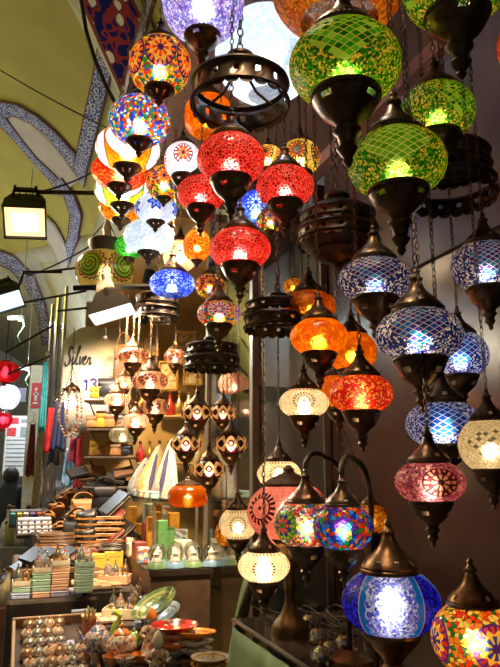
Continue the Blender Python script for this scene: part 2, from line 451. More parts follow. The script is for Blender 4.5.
def swan_lamp(px, py, rx, ry, d, mat, label, shelf_z, foot, bright=1., col=(1, .78, .5), n=4, rot=0, rise=.12, cup='cup'):
    """lamp hanging from a curved neck that rises from a round foot on the shelf; foot = (dx, dy) from the glass centre"""
    p = W(px, py, d); Rr = rx*d/F; H = ry*d/F; cut = .56
    rz = math.atan2(p.y, p.x) + PI - PI/n + rot
    f = Vector((p.x+foot[0], p.y+foot[1], shelf_z))
    r = empty('swan_neck_lamp', f, label, 'lamp', 'swan neck lamps on the glass shelf')
    o = Vector((p.x, p.y, p.z)) - f; zc = H*math.cos(math.asin(cut))
    g = MB(); g.lathe(globe_profile(Rr, H, 18, cut), 40); g.build('glass_globe', mat, r, loc=o, rot=(0, 0, rz))
    b = MB(); b.M = Matrix.Translation(o + Vector((0, 0, zc))) @ Matrix.Scale(Rr, 4); b.lathe(CAP, 28, lambda i, k: i == 5 and k % 4 == 1); b.build('metal_cap', BR, r)
    prof, hr = CUPS[cup]
    b = MB(); b.M = Matrix.Translation(o - Vector((0, 0, zc))) @ Matrix.Scale(Rr, 4); b.lathe(prof, 32, lambda i, k: i == hr and k % 8 in (1, 2)); beads(b, .60, -.045, 40, .034); b.build('pierced_cup', BR, r)
    ct = zc + 1.04*Rr
    b = MB(); b.lathe([(.002, .016), (.014, .018), (.02, .03), (.034, .024), (.055, .012), (.062, .008), (.064, 0)][::-1], 28, cap0=True); b.build('foot', BRW, r)
    top = o + Vector((0, 0, ct + rise)); q = Vector((0, 0, 0))
    pts = []
    zlow = top.z - .10
    for i in range(8): pts.append((0, 0, .02 + (zlow-.02)*i/7))
    for i in range(1, 15):
        a = PI - PI*i/14
        hx, hy = o.x*(1-(math.cos(PI-a)+1)/2), o.y*(1-(math.cos(PI-a)+1)/2)
        pts.append((hx, hy, zlow + math.sin(a)*.10*(1 + 0) - (0 if i < 8 else (i-7)/7*(zlow - (o.z+ct)))))
    b = MB(); b.tube(pts, .0065, 10); b.build('swan_neck', BRD, r)
    lamp_light(r, Rr, bright, col, (o.x, o.y, o.z - H*.1))
    return r

# ------------------------------------------------------------------ pierced ring chandeliers
def ring_fixture(px, py, rx, d, label, tiers, dome=False, bowl=False, top='ceil', metal=None, hubz=.16):
    """tiers: list of (z offset, radius factor, height) in units of the ring radius"""
    metal = metal or BRD
    p = W(px, py, d); Rr = rx*d/F
    r = empty('ring_chandelier', p, label, 'chandelier', 'pierced brass ring chandeliers')
    zt = 0
    for (z, k, h) in tiers:
        b = MB(); a = Rr*k; hh = h*Rr; s = 56
        rows = [(a*1.04, z*Rr-hh*.5), (a*1.06, z*Rr-hh*.44), (a*1.0, z*Rr-hh*.36), (a*.985, z*Rr-hh*.14), (a*.985, z*Rr+hh*.12), (a*1.0, z*Rr+hh*.26), (a*1.05, z*Rr+hh*.36), (a*1.03, z*Rr+hh*.44), (a*.97, z*Rr+hh*.5)]
        b.lathe(rows, s, lambda i, kk: i == 3 and kk % 4 == 1)
        o = b.build('pierced_band', metal, r); solid(o, .0022)
        b = MB()   # row of hanging scallops under the band
        ns = 22
        for q in range(ns):
            a0 = 2*PI*q/ns; da = PI/ns
            pr = []
            for t in range(7):
                w = PI*t/6; pr.append((a0 + da*math.cos(w), z*Rr - hh*.48 - math.sin(w)*a*.10))
            o0 = len(b.v)
            vs = [(a*1.03*math.cos(x), a*1.03*math.sin(x), y) for x, y in pr] + [(a*1.01*math.cos(x), a*1.01*math.sin(x), y) for x, y in pr]
            b.add(vs, [list(range(7)), list(range(7, 14))[::-1]] + [[t, 7+t, 8+t, t+1] for t in range(6)])
        b.build('scallop_fringe', metal, r, smooth=False)
        zt = max(zt, z*Rr + hh*.5)
    b = MB()   # spokes carrying the hub
    z0, k0, h0 = tiers[0]
    zs = z0*Rr + h0*Rr*.3
    for q in range(4):
        a = PI/4 + PI/2*q
        b.tube([(Rr*k0*.99*math.cos(a), Rr*k0*.99*math.sin(a), zs), (Rr*.5*k0*math.cos(a), Rr*.5*k0*math.sin(a), zs + Rr*.10), (0, 0, zs + Rr*hubz)], Rr*.035, 6)
    b.build('spokes', metal, r)
    hz = zs + Rr*(hubz-.02)
    b = MB()
    if dome:
        b.M = Matrix.Translation((0, 0, zt)) @ Matrix.Scale(Rr*k0, 4)
        b.lathe([(1.0, -.04), (1.03, 0), (.98, .05), (.86, .13), (.70, .20), (.52, .26), (.38, .32), (.31, .40), (.27, .46), (.34, .50), (.36, .56), (.30, .62), (.20, .64), (.10, .70), (.04, .74)], 40)
        b.build('dome', metal, r); hz = zt + Rr*k0*.72
    else:
        b.M = Matrix.Translation((0, 0, hz)) @ Matrix.Scale(Rr, 4)
        b.lathe([(.02, -.16), (.12, -.12), (.30, -.05), (.34, 0), (.30, .05), (.20, .07), (.22, .12), (.30, .14), (.30, .20), (.16, .24), (.08, .34), (.03, .40)], 28)
        b.build('hub', metal, r); hz += Rr*.38
    if bowl:
        zb, kb, hb = tiers[-1]
        b = MB(); b.M = Matrix.Translation((0, 0, zb*Rr - hb*Rr*.5)) @ Matrix.Scale(Rr*kb, 4)
        b.lathe([(1.0, .02), (.98, -.04), (.84, -.16), (.70, -.24), (.72, -.28), (.62, -.38), (.42, -.48), (.2, -.54), (.08, -.60), (.12, -.66), (.05, -.74), (.004, -.78)], 40)
        b.build('bowl', metal, r)
    zc = (CEIL_Z if top == 'ceil' else top) - p.z if top is not None else None
    if zc and zc > hz + .02:
        b = MB(); b.chain(hz-.006, zc, pitch=.024, rw=.008, rt=.0025); b.build('chain', metal, r)
    return r

# ------------------------------------------------------------------ glass palettes
W1 = (.95, .92, .85); WARM = (1, .78, .48); COOL = (.85, .92, 1); NEUT = (1, .9, .74)
GSPK = [(.06, .36, .02), (.62, .60, .10), (.14, .50, .03), (.03, .20, .01), (.80, .62, .16), (.08, .30, .02), (.45, .55, .08)]
GREEN = glass('diamond', 'green', GSPK, 250, 3, [(.02, .36, .03), (.16, .50, .05), (.03, .22, .02), (.38, .60, .12), (.08, .42, .04)], (.02, .06, .01), (.55, .60, .12), dens=5.0)
GREEN2 = glass('diamond', 'limegreen', GSPK, 250, 3, [(.22, .50, .04), (.30, .56, .06), (.18, .44, .03), (.36, .58, .10)], (.03, .08, .01), (.75, .78, .30), dens=4.4)
BSPK = [(.05, .07, .30), (.85, .78, .72), (.03, .10, .32), (.14, .07, .34), (.62, .56, .58), (.02, .03, .16), (.88, .80, .70), (.04, .14, .40), (.03, .04, .2)]
BLUE = glass('diamond', 'blue', BSPK, 260, 3, [(.01, .10, .34), (.02, .26, .44), (.10, .05, .30), (.02, .16, .48), (.01, .06, .26)], (.02, .02, .05), (.70, .60, .52), dens=4.4)
BLUE2 = glass('diamond', 'paleblue', [(.80, .76, .76), (.06, .12, .45), (.18, .12, .45), (.70, .68, .72), (.02, .06, .3), (.88, .82, .75)], 250, 3, [(.01, .14, .48), (.02, .08, .42), (.03, .28, .52)], (.02, .02, .07), (.75, .72, .75), dens=3.6)
RED = glass('specks', 'red', [(.60, .008, .025), (.48, .006, .018), (.72, .02, .04), (.52, .01, .02), (.78, .06, .06), (.40, .005, .012)], 120, line=(.90, .30, .22), bump=1.0, g=.05)
ORANGE = glass('specks', 'orange', [(.90, .38, .01), (.82, .28, .01), (.96, .50, .04), (.85, .33, .01), (.93, .44, .02)], 85, line=(.70, .18, .01), bump=.8)
AMBER = glass('rows', 'amber', [(.62, .30, .04), (.36, .13, .01), (.80, .44, .08), (.50, .20, .02)], 230, 3, [(.42, .14, .01), (.66, .30, .03), (.52, .18, .01)], (.10, .03, .01))
REDORANGE = glass('specks', 'redorange', [(.80, .06, .03), (.70, .03, .03), (.92, .40, .06), (.80, .10, .05), (.95, .55, .20), (.75, .05, .04)], 200, bump=.7, line=(.5, .05, .02))
MULTI = glass('specks', 'multi', [(.85, .85, .9), (.8, .08, .04), (.06, .14, .65), (.85, .55, .05), (.05, .35, .6), (.2, .1, .5), (.8, .25, .05), (.1, .45, .15)], 130)
MULTI2 = glass('flower', 'multi', [(.85, .6, .05), (.8, .12, .04), (.1, .4, .12), (.9, .45, .04), (.85, .75, .2), (.1, .25, .5)], 120, 6,
               [(.10, .05, .20), (.85, .25, .05), (.8, .55, .12), (.75, .12, .04)])
FLOWER = glass('flower', 'blue', [(.75, .1, .05), (.1, .45, .12), (.85, .6, .08), (.1, .25, .6), (.7, .15, .1), (.9, .5, .1)], 120, 5,
               [(.75, .65, .5), (.06, .10, .55), (.85, .45, .4), (.08, .16, .6)])
LILAC = glass('specks', 'lilac', [(.55, .42, .75), (.8, .75, .9), (.35, .22, .6), (.65, .45, .7), (.85, .8, .95), (.4, .4, .75)], 150)
WHITE = glass('specks', 'white', [(.80, .86, .92), (.90, .93, .95), (.70, .80, .90), (.85, .9, .92)], 90, line=(.55, .66, .78))
CREAM = glass('dots', 'cream', [(.92, .86, .70), (.88, .80, .62), (.95, .90, .76)], 120, 4, [(.16, .08, .05), (.5, .32, .2)], (.75, .62, .42))
CREAM2 = glass('diamond', 'cream', [(.92, .84, .66), (.86, .76, .56), (.95, .88, .72)], 150, 3, [(.90, .82, .64), (.94, .88, .72), (.30, .27, .22), (.92, .85, .68), (.88, .78, .58)], (.5, .40, .25), (.62, .52, .36), dens=4.6)
PINK = glass('sun', 'pink', [(.86, .40, .36), (.80, .34, .32), (.90, .48, .42)], 170, 6, [(.14, .02, .05)], (.7, .26, .24))
PURPLE = glass('flower', 'purple', [(.62, .22, .30), (.40, .10, .18), (.75, .36, .40), (.55, .16, .26), (.85, .5, .5)], 190, 3,
               [(.10, .02, .04), (.70, .30, .22), (.14, .03, .05), (.75, .42, .30)])
PINKW = glass('flower', 'pinkwhite', [(.90, .82, .80), (.85, .7, .7), (.92, .88, .85)], 130, 4, [(.25, .05, .1), (.9, .8, .78), (.75, .15, .12), (.9, .5, .2)], (.6, .4, .4))
STAR = glass('star', 'bluewhite', [(.86, .88, .92), (.8, .84, .92), (.9, .9, .9)], 120, 5, [(.05, .12, .62), (.3, .45, .85)], (.5, .55, .75))
BLUEW = glass('flower', 'bluewhite', [(.08, .16, .75), (.15, .3, .85), (.1, .12, .6), (.4, .5, .9)], 130, 5, [(.05, .08, .5), (.5, .6, .95), (.1, .2, .8), (.75, .8, .95)])
ORW = glass('rounds', 'orangewhite', [(.90, .42, .03), (.85, .36, .02), (.92, .5, .05)], 90, 4, [(.55, .2, .02), (.95, .93, .86)], (.8, .3, .02))
YGW = glass('rounds', 'yellowgreen', [(.80, .75, .08), (.55, .65, .06), (.85, .8, .15)], 110, 4, [(.3, .35, .03), (.95, .93, .85)], (.5, .5, .05))
GOLD = glass('specks', 'gold', [(.85, .48, .05), (.75, .36, .03), (.92, .6, .12), (.6, .25, .02)], 120)
YTEXT = glass('flower', 'yellow', [(.9, .78, .35), (.85, .7, .25)], 90, 5, [(.12, .1, .05), (.9, .75, .3), (.8, .2, .08), (.1, .3, .15)])
GARDEN = glass('flower', 'garden', [(.80, .12, .06), (.85, .8, .7), (.75, .25, .2), (.1, .4, .12), (.1, .2, .5), (.85, .55, .1), (.85, .35, .3)], 150, 4,
               [(.10, .38, .08), (.45, .55, .1), (.06, .14, .4), (.80, .22, .06)])
JEWEL = glass('specks', 'jewel', [(.05, .1, .5), (.75, .15, .03), (.05, .42, .12), (.1, .35, .55), (.8, .3, .04), (.25, .08, .45), (.7, .1, .05), (.05, .15, .45)], 105)
PANEL = glass('panel', 'blue', [(.60, .55, .80), (.85, .8, .85), (.2, .2, .62), (.45, .4, .75), (.8, .75, .7)], 200, 3, [(.06, .05, .50), (.02, .30, .55)], (.05, .05, .2))
CARN = glass('flower', 'carnival', [(.9, .65, .1), (.85, .15, .05), (.95, .8, .3), (.1, .35, .12), (.9, .45, .08)], 110, 4, [(.2, .08, .4), (.8, .12, .06), (.95, .7, .15), (.12, .16, .5)])
SMALLC = glass('flower', 'small', [(.90, .62, .42), (.85, .55, .36), (.92, .7, .5)], 150, 5, [(.16, .04, .05), (.85, .5, .38), (.35, .06, .08), (.92, .7, .5)])
SMALLP = glass('rounds', 'smallpink', [(.85, .32, .26), (.9, .5, .42), (.8, .25, .2)], 150, 5, [(.7, .15, .12), (.95, .75, .62)])
WAVE = glass('wave', 'plum', [(.12, .015, .03), (.16, .02, .04), (.10, .012, .03)], 200, 5, [(.94, .70, .44), (.90, .52, .46)], (.04, .008, .012))
GEMS = glass('gems', 'orange', [(.95, .44, .03), (.92, .40, .025), (.96, .47, .04)], 60, 5, [(.9, .92, .9)], (.85, .35, .02))
WHDOT = glass('dots', 'ivory', [(.80, .76, .62), (.78, .72, .56)], 120, 6, [(.12, .1, .08), (.45, .42, .35)], (.7, .64, .5))
# ------------------------------------------------------------------ camera, world, view
cam = bpy.data.cameras.new('Camera'); co = bpy.data.objects.new('Camera', cam); COL.objects.link(co)
co.location = EYE; co.rotation_euler = (R(90)+PITCH, 0, 0)
cam.sensor_fit = 'VERTICAL'; cam.sensor_height = 36; cam.lens = 36*F/667; cam.clip_start = .02; SC.camera = co
SC.view_settings.view_transform = 'Standard'; SC.view_settings.look = 'None'; SC.view_settings.gamma = 1; SC.view_settings.exposure = 0
SC.cycles.use_denoising = True
SC.cycles.max_bounces = 8; SC.cycles.transparent_max_bounces = 12; SC.cycles.sample_clamp_indirect = 4
wd = bpy.data.worlds.new('World'); SC.world = wd; wd.use_nodes = True
wd.node_tree.nodes['Background'].inputs[0].default_value = (.55, .52, .48, 1); wd.node_tree.nodes['Background'].inputs[1].default_value = .15

# ------------------------------------------------------------------ the setting
def slab(name, lat0, lat1, s0, s1, z0, z1, m):
    b = MB(); vs = [ais(l, s, z) for z in (z0, z1) for s in (s0, s1) for l in (lat0, lat1)]
    b.add(vs, [[0,2,3,1],[4,5,7,6],[0,1,5,4],[2,6,7,3],[0,4,6,2],[1,3,7,5]])
    return struct(b.build(name, m, smooth=False))
STONE = M('worn_stone', (.22, .20, .18), .6, 0, .25, 6, .2)
slab('floor', -4.5, 3.2, -3, 27, -.1, 0, STONE)
BROWN = M('brown_satin_cloth', (.066, .026, .017), .27, 0, .2, 5, .1)
slab('wall_right', 1.3, 1.36, -1.5, 2.55, 0, CEIL_Z+.06, BROWN)
SOFF = M('painted_soffit', (.20, .135, .11), .6, 0, .15, 5, .1)
slab('ceiling', .42, 1.36, -1.5, 3.25, CEIL_Z, CEIL_Z+.06, SOFF)
slab('wall_right_panel', 1.285, 1.30, -1.5, 1.95, 2.3, CEIL_Z-.05, M('violet_grey_cloth', (.12, .11, .135), .6, 0, .15, 5, .1))
slab('trim_1', 1.245, 1.30, -1.5, 2.62, CEIL_Z-.055, CEIL_Z, M('pinkish_trim', (.42, .22, .18), .5))
GOLD = M('golden_yellow_wall', (.62, .42, .16), .6, 0, .15, 3, .05)
slab('wall_shop_back', .50, 2.6, 5.25, 5.32, 0, 2.95, GOLD)
slab('wall_shop_side', 1.95, 2.0, 2.62, 5.25, 0, 2.95, M('dark_wood_panel', (.10, .062, .038), .5, 0, .3, 8, .1))
slab('wall_shop_divider', 1.30, 2.0, 2.62, 2.68, 0, 2.95, BROWN)
slab('ceiling_shop', .60, 2.6, 3.25, 5.32, 2.95, 3.0, GOLD)
slab('wall_upper', 1.2, 1.3, 3.25, 26, 3.0, 3.6, M('cream_plaster', (.62, .58, .46), .8, 0, .1, 3, .05))
slab('wall_far_shops', .95, 1.05, 7.5, 26, 0, 3.6, M('shop_fronts', (.34, .27, .23), .7, 0, .3, 2, .05))
slab('wall_end', -4.5, 3, 26, 26.1, 0, 7, M('pale_end_wall', (.70, .70, .72), .8, 0, .1, 1, .05))
slab('wall_left', -4.3, -4.2, -3, 26, 0, 3.6, M('cream_plaster_left', (.55, .50, .42), .8, 0, .1, 3, .05))

# vaulted bazaar roof: a long barrel with painted bands
VC, VZ, VR = -1.5, 3.5, 2.75
VSIGN = -1
YEL = M('ochre_vault_plaster', (.52, .45, .12), .8, 0, .12, 1.5, .05)
b = MB()
def vf(u, v):
    a = PI*u; return ais(VC + VR*math.cos(a), -3 + 29*v, VZ + VR*math.sin(a))
b.sheet(vf, 40, 24); vo = b.build('ceiling_vault', YEL); struct(vo); solid(vo, .12, VSIGN)
def vhit(px, py, off=.0):
    r = ray(px, py); rl = r.dot(LA); rz = r.z; rad = VR - off
    A = rl*rl + rz*rz; ox = -VC; oz = EYE.z - VZ
    B = 2*(ox*rl + oz*rz); C = ox*ox + oz*oz - rad*rad
    t = (-B + math.sqrt(max(0, B*B - 4*A*C)))/(2*A); return EYE + r*t
def lerp_poly(pl, t):
    n = len(pl)-1; x = t*n; i = min(int(x), n-1); f = x-i
    return (pl[i][0]*(1-f)+pl[i+1][0]*f, pl[i][1]*(1-f)+pl[i+1][1]*f)
def vstrip(name, e0, e1, m, off=.02, nu=6, nv=24, th=.02):
    b = MB()
    def fn(u, v):
        p, q = lerp_poly(e0, v), lerp_poly(e1, v); return vhit(p[0]*(1-u)+q[0]*u, p[1]*(1-u)+q[1]*u, off)
    b.sheet(fn, nu, nv); o = b.build(name, m); solid(o, th, 0); return struct(o)
def tilemat(name, base, ink, sc, line):
    t = NT(name); u = t.sep(t.uv)
    w = t.n('TexWave', wave_type='RINGS'); v = t.comb(t.mul(u[0], sc[0]), t.mul(u[1], sc[1]))
    vo = t.vor(1.0, v, rnd=.55, dim='2D'); r = t.m('SINE', t.mul(vo.outputs['Distance'], 15.0))
    nz = t.noise(2.2, v, 2); r2 = t.m('SINE', t.mul(nz, 34.0))
    c = t.mix(t.gt(t.addm(r, t.mul(r2, .9)), .15), base, ink)
    e = t.m('MINIMUM', u[0], t.sub(1.0, u[0])); c = t.mix(t.lt(e, .075), c, line)
    return t.princ(c, .8, spec=.05)
BAND = tilemat('blue_tile_band', (.58, .60, .74), (.03, .05, .36), (2.6, 22), (.22, .09, .10))
BAND2 = tilemat('blue_tile_band_arch', (.56, .58, .72), (.04, .06, .36), (2.4, 20), (.24, .14, .16))
t = NT('ornament_rib'); u = t.sep(t.uv)
v = t.comb(t.mul(u[0], 2.0), t.mul(u[1], 3.6)); v2 = t.comb(t.addm(t.mul(u[0], 2.0), .5), t.mul(u[1], 3.6))
vo1 = t.vor(1.3, v, rnd=.7, dim='2D'); nz = t.noise(2.3, v, 1); ang = t.addm(vo1.outputs['Distance'], t.mul(t.sub(nz, .5), .5))
c = t.ramp(ang, [(0, (.72, .70, .60)), (.14, (.72, .70, .60)), (.15, (.20, .03, .04)), (.22, (.20, .03, .04)), (.23, (.006, .010, .13))], True)
vein = t.m('MINIMUM', t.absm(t.sub(t.noise(1.5, v2, 1), .5)), t.absm(t.sub(t.noise(1.9, v, 1), .5))); c = t.mix(t.mul(t.lt(vein, .035), t.gt(ang, .2)), c, (.30, .03, .05))
e = t.m('MINIMUM', u[0], t.sub(1.0, u[0])); c = t.mix(t.lt(e, .11), c, (.22, .05, .04)); c = t.mix(t.lt(e, .05), c, (.70, .64, .50))
ORN = t.princ(c, .8, spec=.05)
CREAMP = M('cream_vault_plaster', (.66, .62, .47), .8, 0, .08, 3, .05)
LILP = M('pale_lunette_plaster', (.66, .60, .56), .8, 0, .08, 3, .05)
vstrip('trim_2', [(60, -14), (78, 18), (92, 46), (106, 78), (118, 110), (110, 160), (96, 220), (86, 300)], [(100, -14), (130, 18), (140, 46), (150, 78), (158, 110), (158, 160), (150, 220), (140, 300)], CREAMP, .012, 8, 24, .012)
vstrip('trim_3', [(72, -14), (86, 18), (98, 46), (113, 78), (124, 104), (132, 130)], [(132, -14), (146, 14), (156, 40), (166, 70), (176, 100), (180, 130)], ORN, .04, 6, 20, .03)
vstrip('trim_4', [(98, 45), (92, 80), (84, 115), (77, 150), (73, 168), (84, 186)], [(113, 68), (109, 86), (101, 118), (93, 150), (88, 168), (84, 188)], BAND, .035, 4, 24, .02)
vstrip('trim_5', [(-14, 103), (0, 101), (17, 104), (36, 115), (56, 132), (76, 154), (86, 180)], [(-14, 122), (0, 119), (14, 116), (31, 123), (48, 137), (64, 157), (80, 180)], BAND2, .03, 4, 24, .02)
vstrip('trim_6', [(-10, 110), (0, 112), (7, 119), (20, 137), (36, 157), (56, 176), (68, 192)], [(-12, 126), (-4, 122), (2, 128), (14, 140), (31, 160), (48, 179), (60, 196)], BAND2, .034, 4, 24, .02)
vstrip('trim_7', [(9, 118), (14, 116), (31, 123), (48, 137), (64, 157), (80, 180)], [(8, 121), (12, 126), (20, 137), (36, 157), (56, 176), (66, 190)], LILP, .02, 6, 16, .012)
vstrip('trim_8', [(52, 180), (64, 197), (70, 215), (68, 235), (60, 258)], [(62, 178), (74, 195), (82, 215), (78, 240), (68, 268)], BAND, .036, 4, 16, .02)
vstrip('trim_9', [(30, 222), (40, 232), (52, 250), (60, 270)], [(46, 216), (56, 226), (66, 246), (68, 266)], LILP, .04, 4, 10, .015)
vstrip('trim_10', [(-8, 262), (10, 270), (26, 288), (36, 312), (42, 345)], [(-8, 248), (14, 256), (34, 276), (46, 306), (52, 345)], BAND2, .045, 4, 16, .02)
vstrip('trim_11', [(40, 262), (46, 280), (54, 300), (62, 345)], [(72, 262), (76, 280), (84, 300), (92, 345)], CREAMP, .012, 4, 10, .012)
vstrip('trim_12', [(-10, 272), (8, 280), (20, 296), (30, 320), (36, 350)], [(-14, 300), (-6, 310), (0, 320), (6, 335), (8, 350)], CREAMP, .012, 4, 10, .012)
GREYP = M('grey_far_plaster', (.56, .55, .50), .8, 0, .1, 3, .05)
vstrip('trim_13', [(-20, 262), (-20, 330), (-20, 420)], [(100, 232), (100, 330), (100, 420)], GREYP, .008, 10, 14, .01)
# cables and bars under the vault
def tagtube(name, pts, r, m, label, cat, group=None, seg=8):
    b = MB(); b.tube(pts, r, seg); return tag(b.build(name, m), label, cat, group)
def sag(p, q, s, n=12):
    return [Vector(p).lerp(Vector(q), i/n) - Vector((0, 0, s*4*(i/n)*(1-i/n))) for i in range(n+1)]
tagtube('power_cable', [W(78, -16, 3.6), W(82, 5, 3.6), W(86, 30, 3.58), W(95, 60, 3.55), W(106, 86, 3.5), W(120, 112, 3.45)], .011, CORD, 'thick black cable curving down across the painted rib of the vault', 'cable')
tagtube('thin_wire', sag(vhit(-16, 60, .03), W(128, 138, 5.2), .03), .007, CORD, 'thin dark wire strung across the yellow vault', 'wire')
tagtube('thin_wire', sag(W(28, 276, 5), W(100, 240, 4.2), .02), .006, CORD, 'thin dark wire slanting up to the leather gourd lamp', 'wire')
tagtube('thin_wire', sag(W(38, 192, 3.7), W(100, 168, 4.0), .02), .005, CORD, 'thin dark wire running above the warm floodlight arm', 'wire')
for i, (a, q, lb) in enumerate([((26, 274), (76, 268), 'upper'), ((16, 304), (86, 291), 'long slanting'), ((58, 311), (86, 308), 'short level'), ((6, 352), (52, 326), 'low steep'), ((8, 374), (50, 356), 'lowest')]):
    tagtube('support_rod', [W(a[0], a[1], 4.9), W(q[0], q[1], 4.7)], .009, BLK, lb + ' dark iron rod stretched before the far vault, left of the poles', 'rod', 'iron rods across the aisle')
# ------------------------------------------------------------------ the hanging lamps, upper right first
L = lamp
L(345, 66, 56, 40, 1.20, GREEN, 'large green lamp with diamond tiles, highest in full view, right of the brass ring', .30, WARM, cup='deep', n=3, pitch=.022)
L(455, -14, 52, 40, 1.12, GREEN, 'green lamp cut off by the top edge, big bronze cup in the upper right corner', .30, WARM, cup='deep', n=3, rot=.9)
L(437, 113, 37, 30, 1.52, GREEN, 'green mosaic lamp half hidden behind the lower green one, before the dark hanging ring', .34, WARM, n=3, rot=.75)
L(397, 164, 49, 35, 1.25, GREEN2, 'green mosaic lamp with zigzag rows of tiles, lowest of the green lamps', .26, WARM, cup='deep', n=3, pitch=.02)
L(338, -18, 68, 55, 1.60, AMBER, 'big amber brown mosaic globe cut off by the top edge behind the green lamps', .32, NEUT, cup=None, n=3)
L(266, 56, 51, 47, 1.96, WHITE, 'large glowing white globe behind the big brass ring near the top', .8, COOL, cap='low', cup=None, cut=.35)
L(203, 2, 41, 42, 1.80, LILAC, 'lilac and white mosaic lamp cut off by the top edge above the brass ring', .55, COOL, cup='deep', cut=.40)
L(375, 280, 37, 23, 1.50, BLUE, 'blue mosaic lamp hanging just below the lowest green lamp', .22, NEUT, n=3)
L(419, 335, 43, 29, 1.30, BLUE, 'largest blue mosaic lamp, with a bright lozenge in its middle, right of the orange lamps', .24, NEUT, cup='cup', n=3)
L(486, 267, 34, 27, 1.50, BLUE, 'blue mosaic lamp cut off by the right edge above the cream one', .24, NEUT, n=3, rot=.2)
L(460, 355, 28, 25, 1.74, BLUE2, 'bright blue mosaic lamp peeping out behind the largest blue one', .30, COOL, n=3)
L(443, 424, 37, 25, 1.50, BLUE2, 'blue mosaic lamp with white specks directly below the largest blue one', .20, COOL, n=3)
L(490, 445, 31, 29, 1.28, CREAM2, 'cream mosaic lamp with rows of black dashes at the right edge', .34, WARM, n=3)
L(430, 482, 35, 23, 1.19, PURPLE, 'plum and pink mosaic lamp with a star medallion below the blue lamps', .26, WARM, n=3, rot=.3)
L(516, 48, 18, 30, 1.5, REDORANGE, 'red orange lamp of which only a sliver shows at the upper right edge', .3, WARM)
L(231, 160, 34, 26, 1.65, RED, 'red crackle glass lamp under the big brass ring, topmost of the four red ones', .5, NEUT)
L(201, 194, 24, 18, 1.84, RED, 'smallest red crackle lamp, left of the other red ones', .5, NEUT)
L(285, 187, 29, 21, 1.78, RED, 'red crackle glass lamp right of the topmost red one', .5, NEUT)
L(240, 249, 31, 21, 1.95, RED, 'red crackle glass lamp hanging lowest of the four red ones', .55, NEUT)
L(319, 337, 29, 20, 1.68, ORANGE, 'orange crackle glass lamp in front of the other orange ones', .46, WARM)
L(309, 307, 27, 17, 1.95, ORANGE, 'orange crackle glass lamp showing above and behind the front orange one', .34, WARM)
L(352, 352, 25, 22, 2.02, ORANGE, 'orange lamp hidden behind the red orange one, upper of the two there', .32, WARM)
L(338, 392, 22, 19, 2.16, ORANGE, 'orange lamp hidden between the white dotted lamp and the red orange one', .36, WARM)
L(304, 403, 25, 16, 2.05, CREAM, 'white lamp with rings of dark dots below the front orange lamp', .55, WARM)
L(361, 394, 32, 21, 1.52, REDORANGE, 'red orange frosted lamp with a bronze onion cap, left of the largest blue one', .32, WARM)
# upper left group
L(160, 66, 31, 30, 1.76, MULTI2, 'yellow and red lamp with flower medallions, topmost of the lamps at left', .48, NEUT, n=6, cup='small', cut=.5)
L(140, 121, 31, 25, 1.92, MULTI, 'lamp of tiny red, blue and yellow specks below the flower medallion one', .80, COOL, cup='small')
L(128, 149, 32, 22, 2.12, ORW, 'orange lamp with big white ovals beneath the speckled one', .85, COOL, cup='small')
L(120, 172, 28, 17, 2.32, REDORANGE, 'red and orange lamp third up from the bottom of the left column', .65, WARM, cup='small')
L(123, 191, 28, 17, 2.54, YGW, 'white lamp with yellow green edging in the left column, above the amber one', .85, COOL, cup='small')
L(121, 208, 22, 14, 2.78, glass('specks', 'gold', []), 'small amber lamp at the bottom of the left column of lamps', .60, WARM, cup='small')
L(183, 161, 19, 20, 2.02, PINKW, 'pinkish white lamp with red medallions left of the topmost red one', .95, COOL, n=4)
L(164, 183, 18, 18, 2.18, MULTI2, 'small multicoloured flower lamp between the left column and the pinkish white one', .70, NEUT, n=6, cup='small')
L(156, 209, 21, 15, 2.34, STAR, 'white lamp with blue stars left of the smallest red one', .5, COOL, n=5, cup='small')
L(149, 237, 25, 18, 2.66, glass('specks', 'white', []), 'glowing white lamp with faint scrolls above the blue one', .42, COOL, cup='small')
L(129, 247, 14, 13, 2.95, glass('specks', 'greenglow', [(.10, .6, .12), (.3, .75, .2), (.08, .5, .15)], 120), 'green lamp peeping out behind the glowing white one', .6, NEUT, cup='small')
L(172, 284, 23, 14, 2.62, BLUEW, 'bright blue lamp just above the small left ring fixture', .85, COOL, n=5, cup=None)
L(180, 256, 17, 17, 3.0, CREAM, 'cream lamp with dark dots half hidden left of the tall orange one', 1.0, WARM, cup=None)
L(197, 246, 14, 17, 2.62, glass('flower', 'orangefl', [(.9, .45, .05), (.85, .3, .03), (.95, .6, .15)], 120, 5, [(.7, .1, .03), (.95, .6, .1), (.8, .2, .05), (.95, .5, .08)]), 'orange flower lamp left of the lowest red one', .75, WARM, cup='small')
L(210, 286, 15, 13, 2.46, MULTI2, 'small red and green lamp just above the flower wheel lamp', .45, WARM, cup=None, n=6)
L(219, 314, 22, 14, 2.08, FLOWER, 'lamp with blue and red flower wheels below the lowest red one', .32, WARM, n=5)
L(209, 117, 26, 23, 2.36, ORANGE, 'amber orange lamp seen behind the left side of the big brass ring', .42, WARM, cup=None)
L(300, 158, 20, 19, 2.28, YTEXT, 'yellow lamp with dark figures behind the right red lamp', .50, WARM)
L(270, 221, 14, 12, 2.46, CARN, 'small red patterned lamp behind and below the right red one', .4, WARM, cup='small', top=W(268, 178, 2.52).z)
L(256, 210, 20, 20, 2.6, glass('flower', 'bluewhite', []), 'bright blue and white lamp glowing between the red ones', 1.3, COOL, cup=None, n=5)
L(268, 158, 15, 13, 2.52, YTEXT, 'small yellow lamp between the topmost red one and the right red one', .7, WARM, cup='small')
L(293, 286, 10, 8, 2.55, glass('specks', 'gold', []), 'tiny amber lamp below the right red one, beside the dark domed chandelier', .3, WARM, cup='small')
